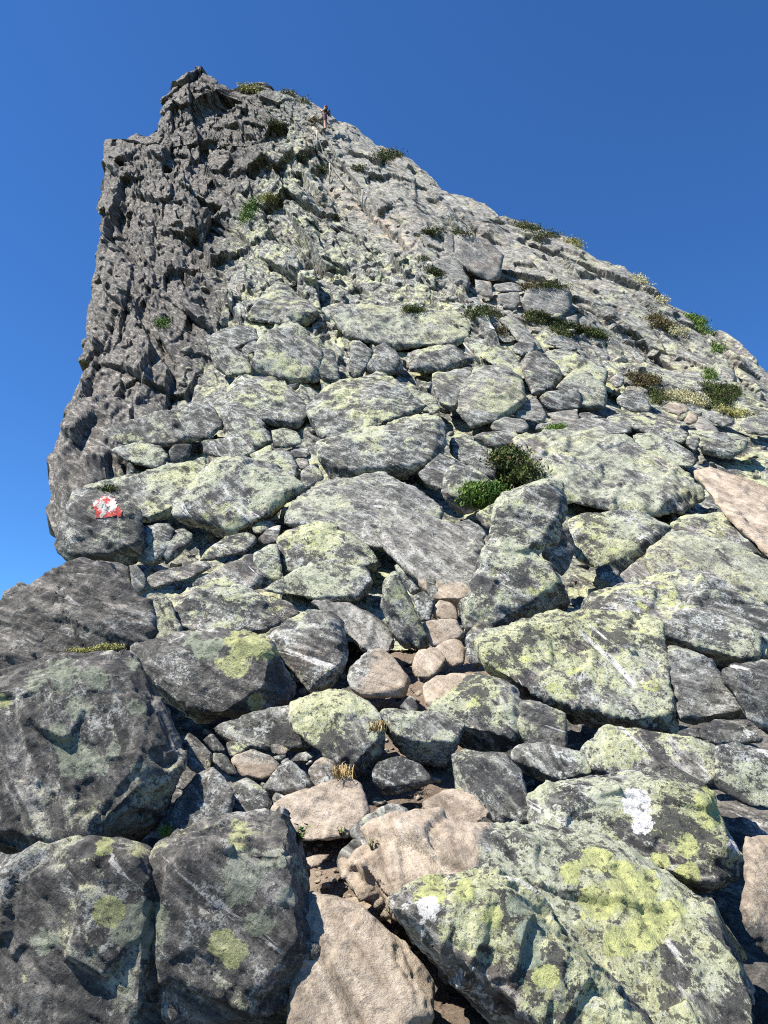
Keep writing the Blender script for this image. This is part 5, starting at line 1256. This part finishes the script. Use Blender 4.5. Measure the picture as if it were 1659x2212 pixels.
def build_person():
    M_SKIN = plain('hiker_skin', (0.62, 0.36, 0.25), 0.6, .08)  # plain skin tone, varied slightly by noise
    M_HAIR = plain('auburn_hair', (0.11, 0.028, 0.022), 0.6, .3, 60)
    M_TOP = plain('dark_top', (0.022, 0.018, 0.020), 0.8)
    M_SHORT = plain('plum_shorts', (0.135, 0.045, 0.085), 0.8, .15)
    M_PACK = plain('navy_backpack', (0.030, 0.036, 0.055), 0.8)
    M_SHOE = plain('dark_shoe', (0.04, 0.035, 0.035), 0.8)
    M_DARK = plain('black_plastic', (0.012, 0.012, 0.013), 0.3)
    uF, vF = w2uv('B', (788, 566))
    r = hit(uF, vF)
    foot = Vector(r[0]) + Vector((0, -0.10, 0.0))
    uH, vH = w2uv('B', (770, 346))
    head_top = Vector(unproj(uH, vH, foot.y))
    Hh = head_top.z - foot.z
    root = empty('person', foot)
    k = Hh / 1.68
    root.scale = (k, k, k)
    # faces left (-x), a little towards the camera
    root.rotation_euler = (0, 0, R(-8))
    tag(root, 'hiker in plum shorts and dark top on the skyline holding up a phone', 'person')
    J = {  # x is backwards (she faces -x), y is away from the camera
        'pelvis': (0.00, 0.0, 0.92, .125, .135), 'waist': (-.005, 0, 1.06, .105, .12), 'chest': (.005, 0, 1.24, .115, .15), 'collar': (.01, 0, 1.38, .07, .11),
        'neck': (-.01, 0, 1.44, .052, .052), 'head': (-.03, 0, 1.54, .075, .072), 'crown': (-.02, 0, 1.61, .065, .06),
    }
    # one continuous body by the Skin modifier: pelvis first so that it is the root
    V = []; E = []; RAD = []
    def add(co_, r_, par):
        V.append(co_); RAD.append(r_ if isinstance(r_, tuple) else (r_, r_))
        if par is not None: E.append((par, len(V) - 1))
        return len(V) - 1
    pel = add((0, 0, .92), (.13, .12), None)
    wai = add((-.005, 0, 1.07), (.115, .095), pel)
    che = add((.005, 0, 1.25), (.14, .105), wai)
    col_ = add((.01, 0, 1.375), (.085, .07), che)
    nec = add((-.005, 0, 1.44), .05, col_)
    hea = add((-.025, 0, 1.53), (.072, .082), nec)
    cro = add((-.02, 0, 1.615), (.062, .07), hea)
    for s in (-1, 1):
        hip = add((.0, s * .085, .86), .092, pel)
        kne = add((-.02 - .03 * s, s * .09, .48), .056, hip)
        clf = add((.005 - .03 * s, s * .09, .36), .055, kne)
        ank = add((.02 - .03 * s, s * .09, .085), .036, clf)
        toe = add((-.12 - .03 * s, s * .10, .045), .035, ank)
        sho = add((.015, s * .165, 1.345), .052, col_)
        elb = add((-.13, s * .20, 1.135), .038, sho)
        wri = add((-.245, s * .075, 1.385), .026, elb)
        pal = add((-.265, s * .05, 1.455), (.03, .02), wri)
    me = bpy.data.meshes.new('body'); me.from_pydata(V, E, [])
    body = link('body', me, None, root)
    bm = bmesh.new(); bm.from_mesh(me)
    lay = bm.verts.layers.skin.verify()
    bm.verts.ensure_lookup_table()
    for i, v in enumerate(bm.verts):
        v[lay].radius = RAD[i]; v[lay].use_root = (i == 0)
    bm.to_mesh(me); bm.free()
    body.modifiers.new('skin', 'SKIN'); ss = body.modifiers.new('sub', 'SUBSURF'); ss.levels = 2; ss.render_levels = 2
    bpy.context.view_layer.update()
    dg = bpy.context.evaluated_depsgraph_get()
    nm = bpy.data.meshes.new_from_object(body.evaluated_get(dg)); body.modifiers.clear(); body.data = nm
    nm.materials.clear(); nm.materials.append(M_SKIN); smooth(nm)
    # fingers curled round the phone, thumb on the near side
    for s in (-1, 1):
        for f in range(4):
            z = 1.445 + .017 * f; L = (.030, .036, .034, .026)[f]
            limb('finger', [(-.275, s * .050, z), (-.300, s * .044, z + .004), (-.312, s * (.044 - L * .8), z + .004)], [.0085, .0078, .0065], M_SKIN, body, 8)
        limb('thumb', [(-.262, s * .044, 1.44), (-.282, s * .028, 1.452), (-.290, s * .018, 1.470)], [.010, .009, .0075], M_SKIN, body, 8)
    # face
    blob('nose', (-.113, 0, 1.545), (.018, .012, .02), M_SKIN, body)
    blob('mouth', (-.098, 0, 1.502), (.008, .022, .006), plain('lips', (.45, .16, .13), .6), body)
    for s in (-1, 1): blob('ear', (-.015, s * .078, 1.545), (.018, .010, .03), M_SKIN, body)
    blob('sunglasses', (-.090, 0, 1.568), (.022, .070, .020), M_DARK, root)
    # hair down to the shoulders
    blob('hair', (.012, 0, 1.595), (.090, .094, .082), M_HAIR, root, 3, (0, 0, 0), .02)
    blob('ponytail', (.075, 0, 1.49), (.052, .062, .115), M_HAIR, root, 5, (0, .25, 0), .03)
    # clothes: shells a few millimetres off the body
    p = get_co(nm); no = get_no(nm)
    fi = [tuple(q.vertices) for q in nm.polygons]
    def shell(name, mask, off, mat):
        keep = [f for f in fi if all(mask[i] for i in f)]
        ids = sorted({i for f in keep for i in f}); mp = {a: b for b, a in enumerate(ids)}
        m = bpy.data.meshes.new(name); m.from_pydata([tuple(p[i] + no[i] * off) for i in ids], [], [tuple(mp[i] for i in f) for f in keep])
        smooth(m); return link(name, m, mat, root)
    arm = (np.abs(p[:, 1]) > .14) | (p[:, 0] < -.15)
    shell('top', (p[:, 2] > 1.12) & (p[:, 2] < 1.40) & ~arm, .010, M_TOP)
    shell('shorts', (p[:, 2] > .60) & (p[:, 2] < 1.05) & (p[:, 0] > -.17) & (np.abs(p[:, 1]) < .2), .013, M_SHORT)
    shell('shoe', (p[:, 2] < .10), .008, M_SHOE)
    # the phone is held and the backpack is worn: things of their own
    ph = empty('phone', foot)
    ph.rotation_euler = root.rotation_euler; ph.scale = root.scale
    bm = bmesh.new(); bmesh.ops.create_cube(bm, size=1.0)
    for v in bm.verts: v.co = Vector((v.co.x * .010 - .300, v.co.y * .075, v.co.z * .145 + 1.50))
    bmesh.ops.bevel(bm, geom=bm.edges[:], offset=.003, segments=2, affect='EDGES')
    m = bpy.data.meshes.new('casing'); bm.to_mesh(m); bm.free(); link('casing', m, M_DARK, ph)
    tag(ph, 'dark phone held up in both hands by the hiker', 'phone')
    bp = empty('backpack', foot)
    bp.rotation_euler = root.rotation_euler; bp.scale = root.scale
    blob('sack', (.19, 0, 1.19), (.085, .135, .20), M_PACK, bp, 9, (0, .08, 0), .015)
    blob('pocket', (.265, 0, 1.11), (.035, .095, .09), plain('grey_pocket', (.20, .21, .24), .8), bp, 10, (0, .08, 0), .01)
    for s in (-1, 1): limb('strap', [(.12, s * .10, 1.36), (.02, s * .11, 1.425), (-.09, s * .10, 1.33), (-.075, s * .11, 1.16), (.09, s * .13, 1.05)], [.014] * 5, M_PACK, bp, 8)
    tag(bp, 'dark navy backpack with a grey pocket worn by the hiker', 'backpack')

build_person()
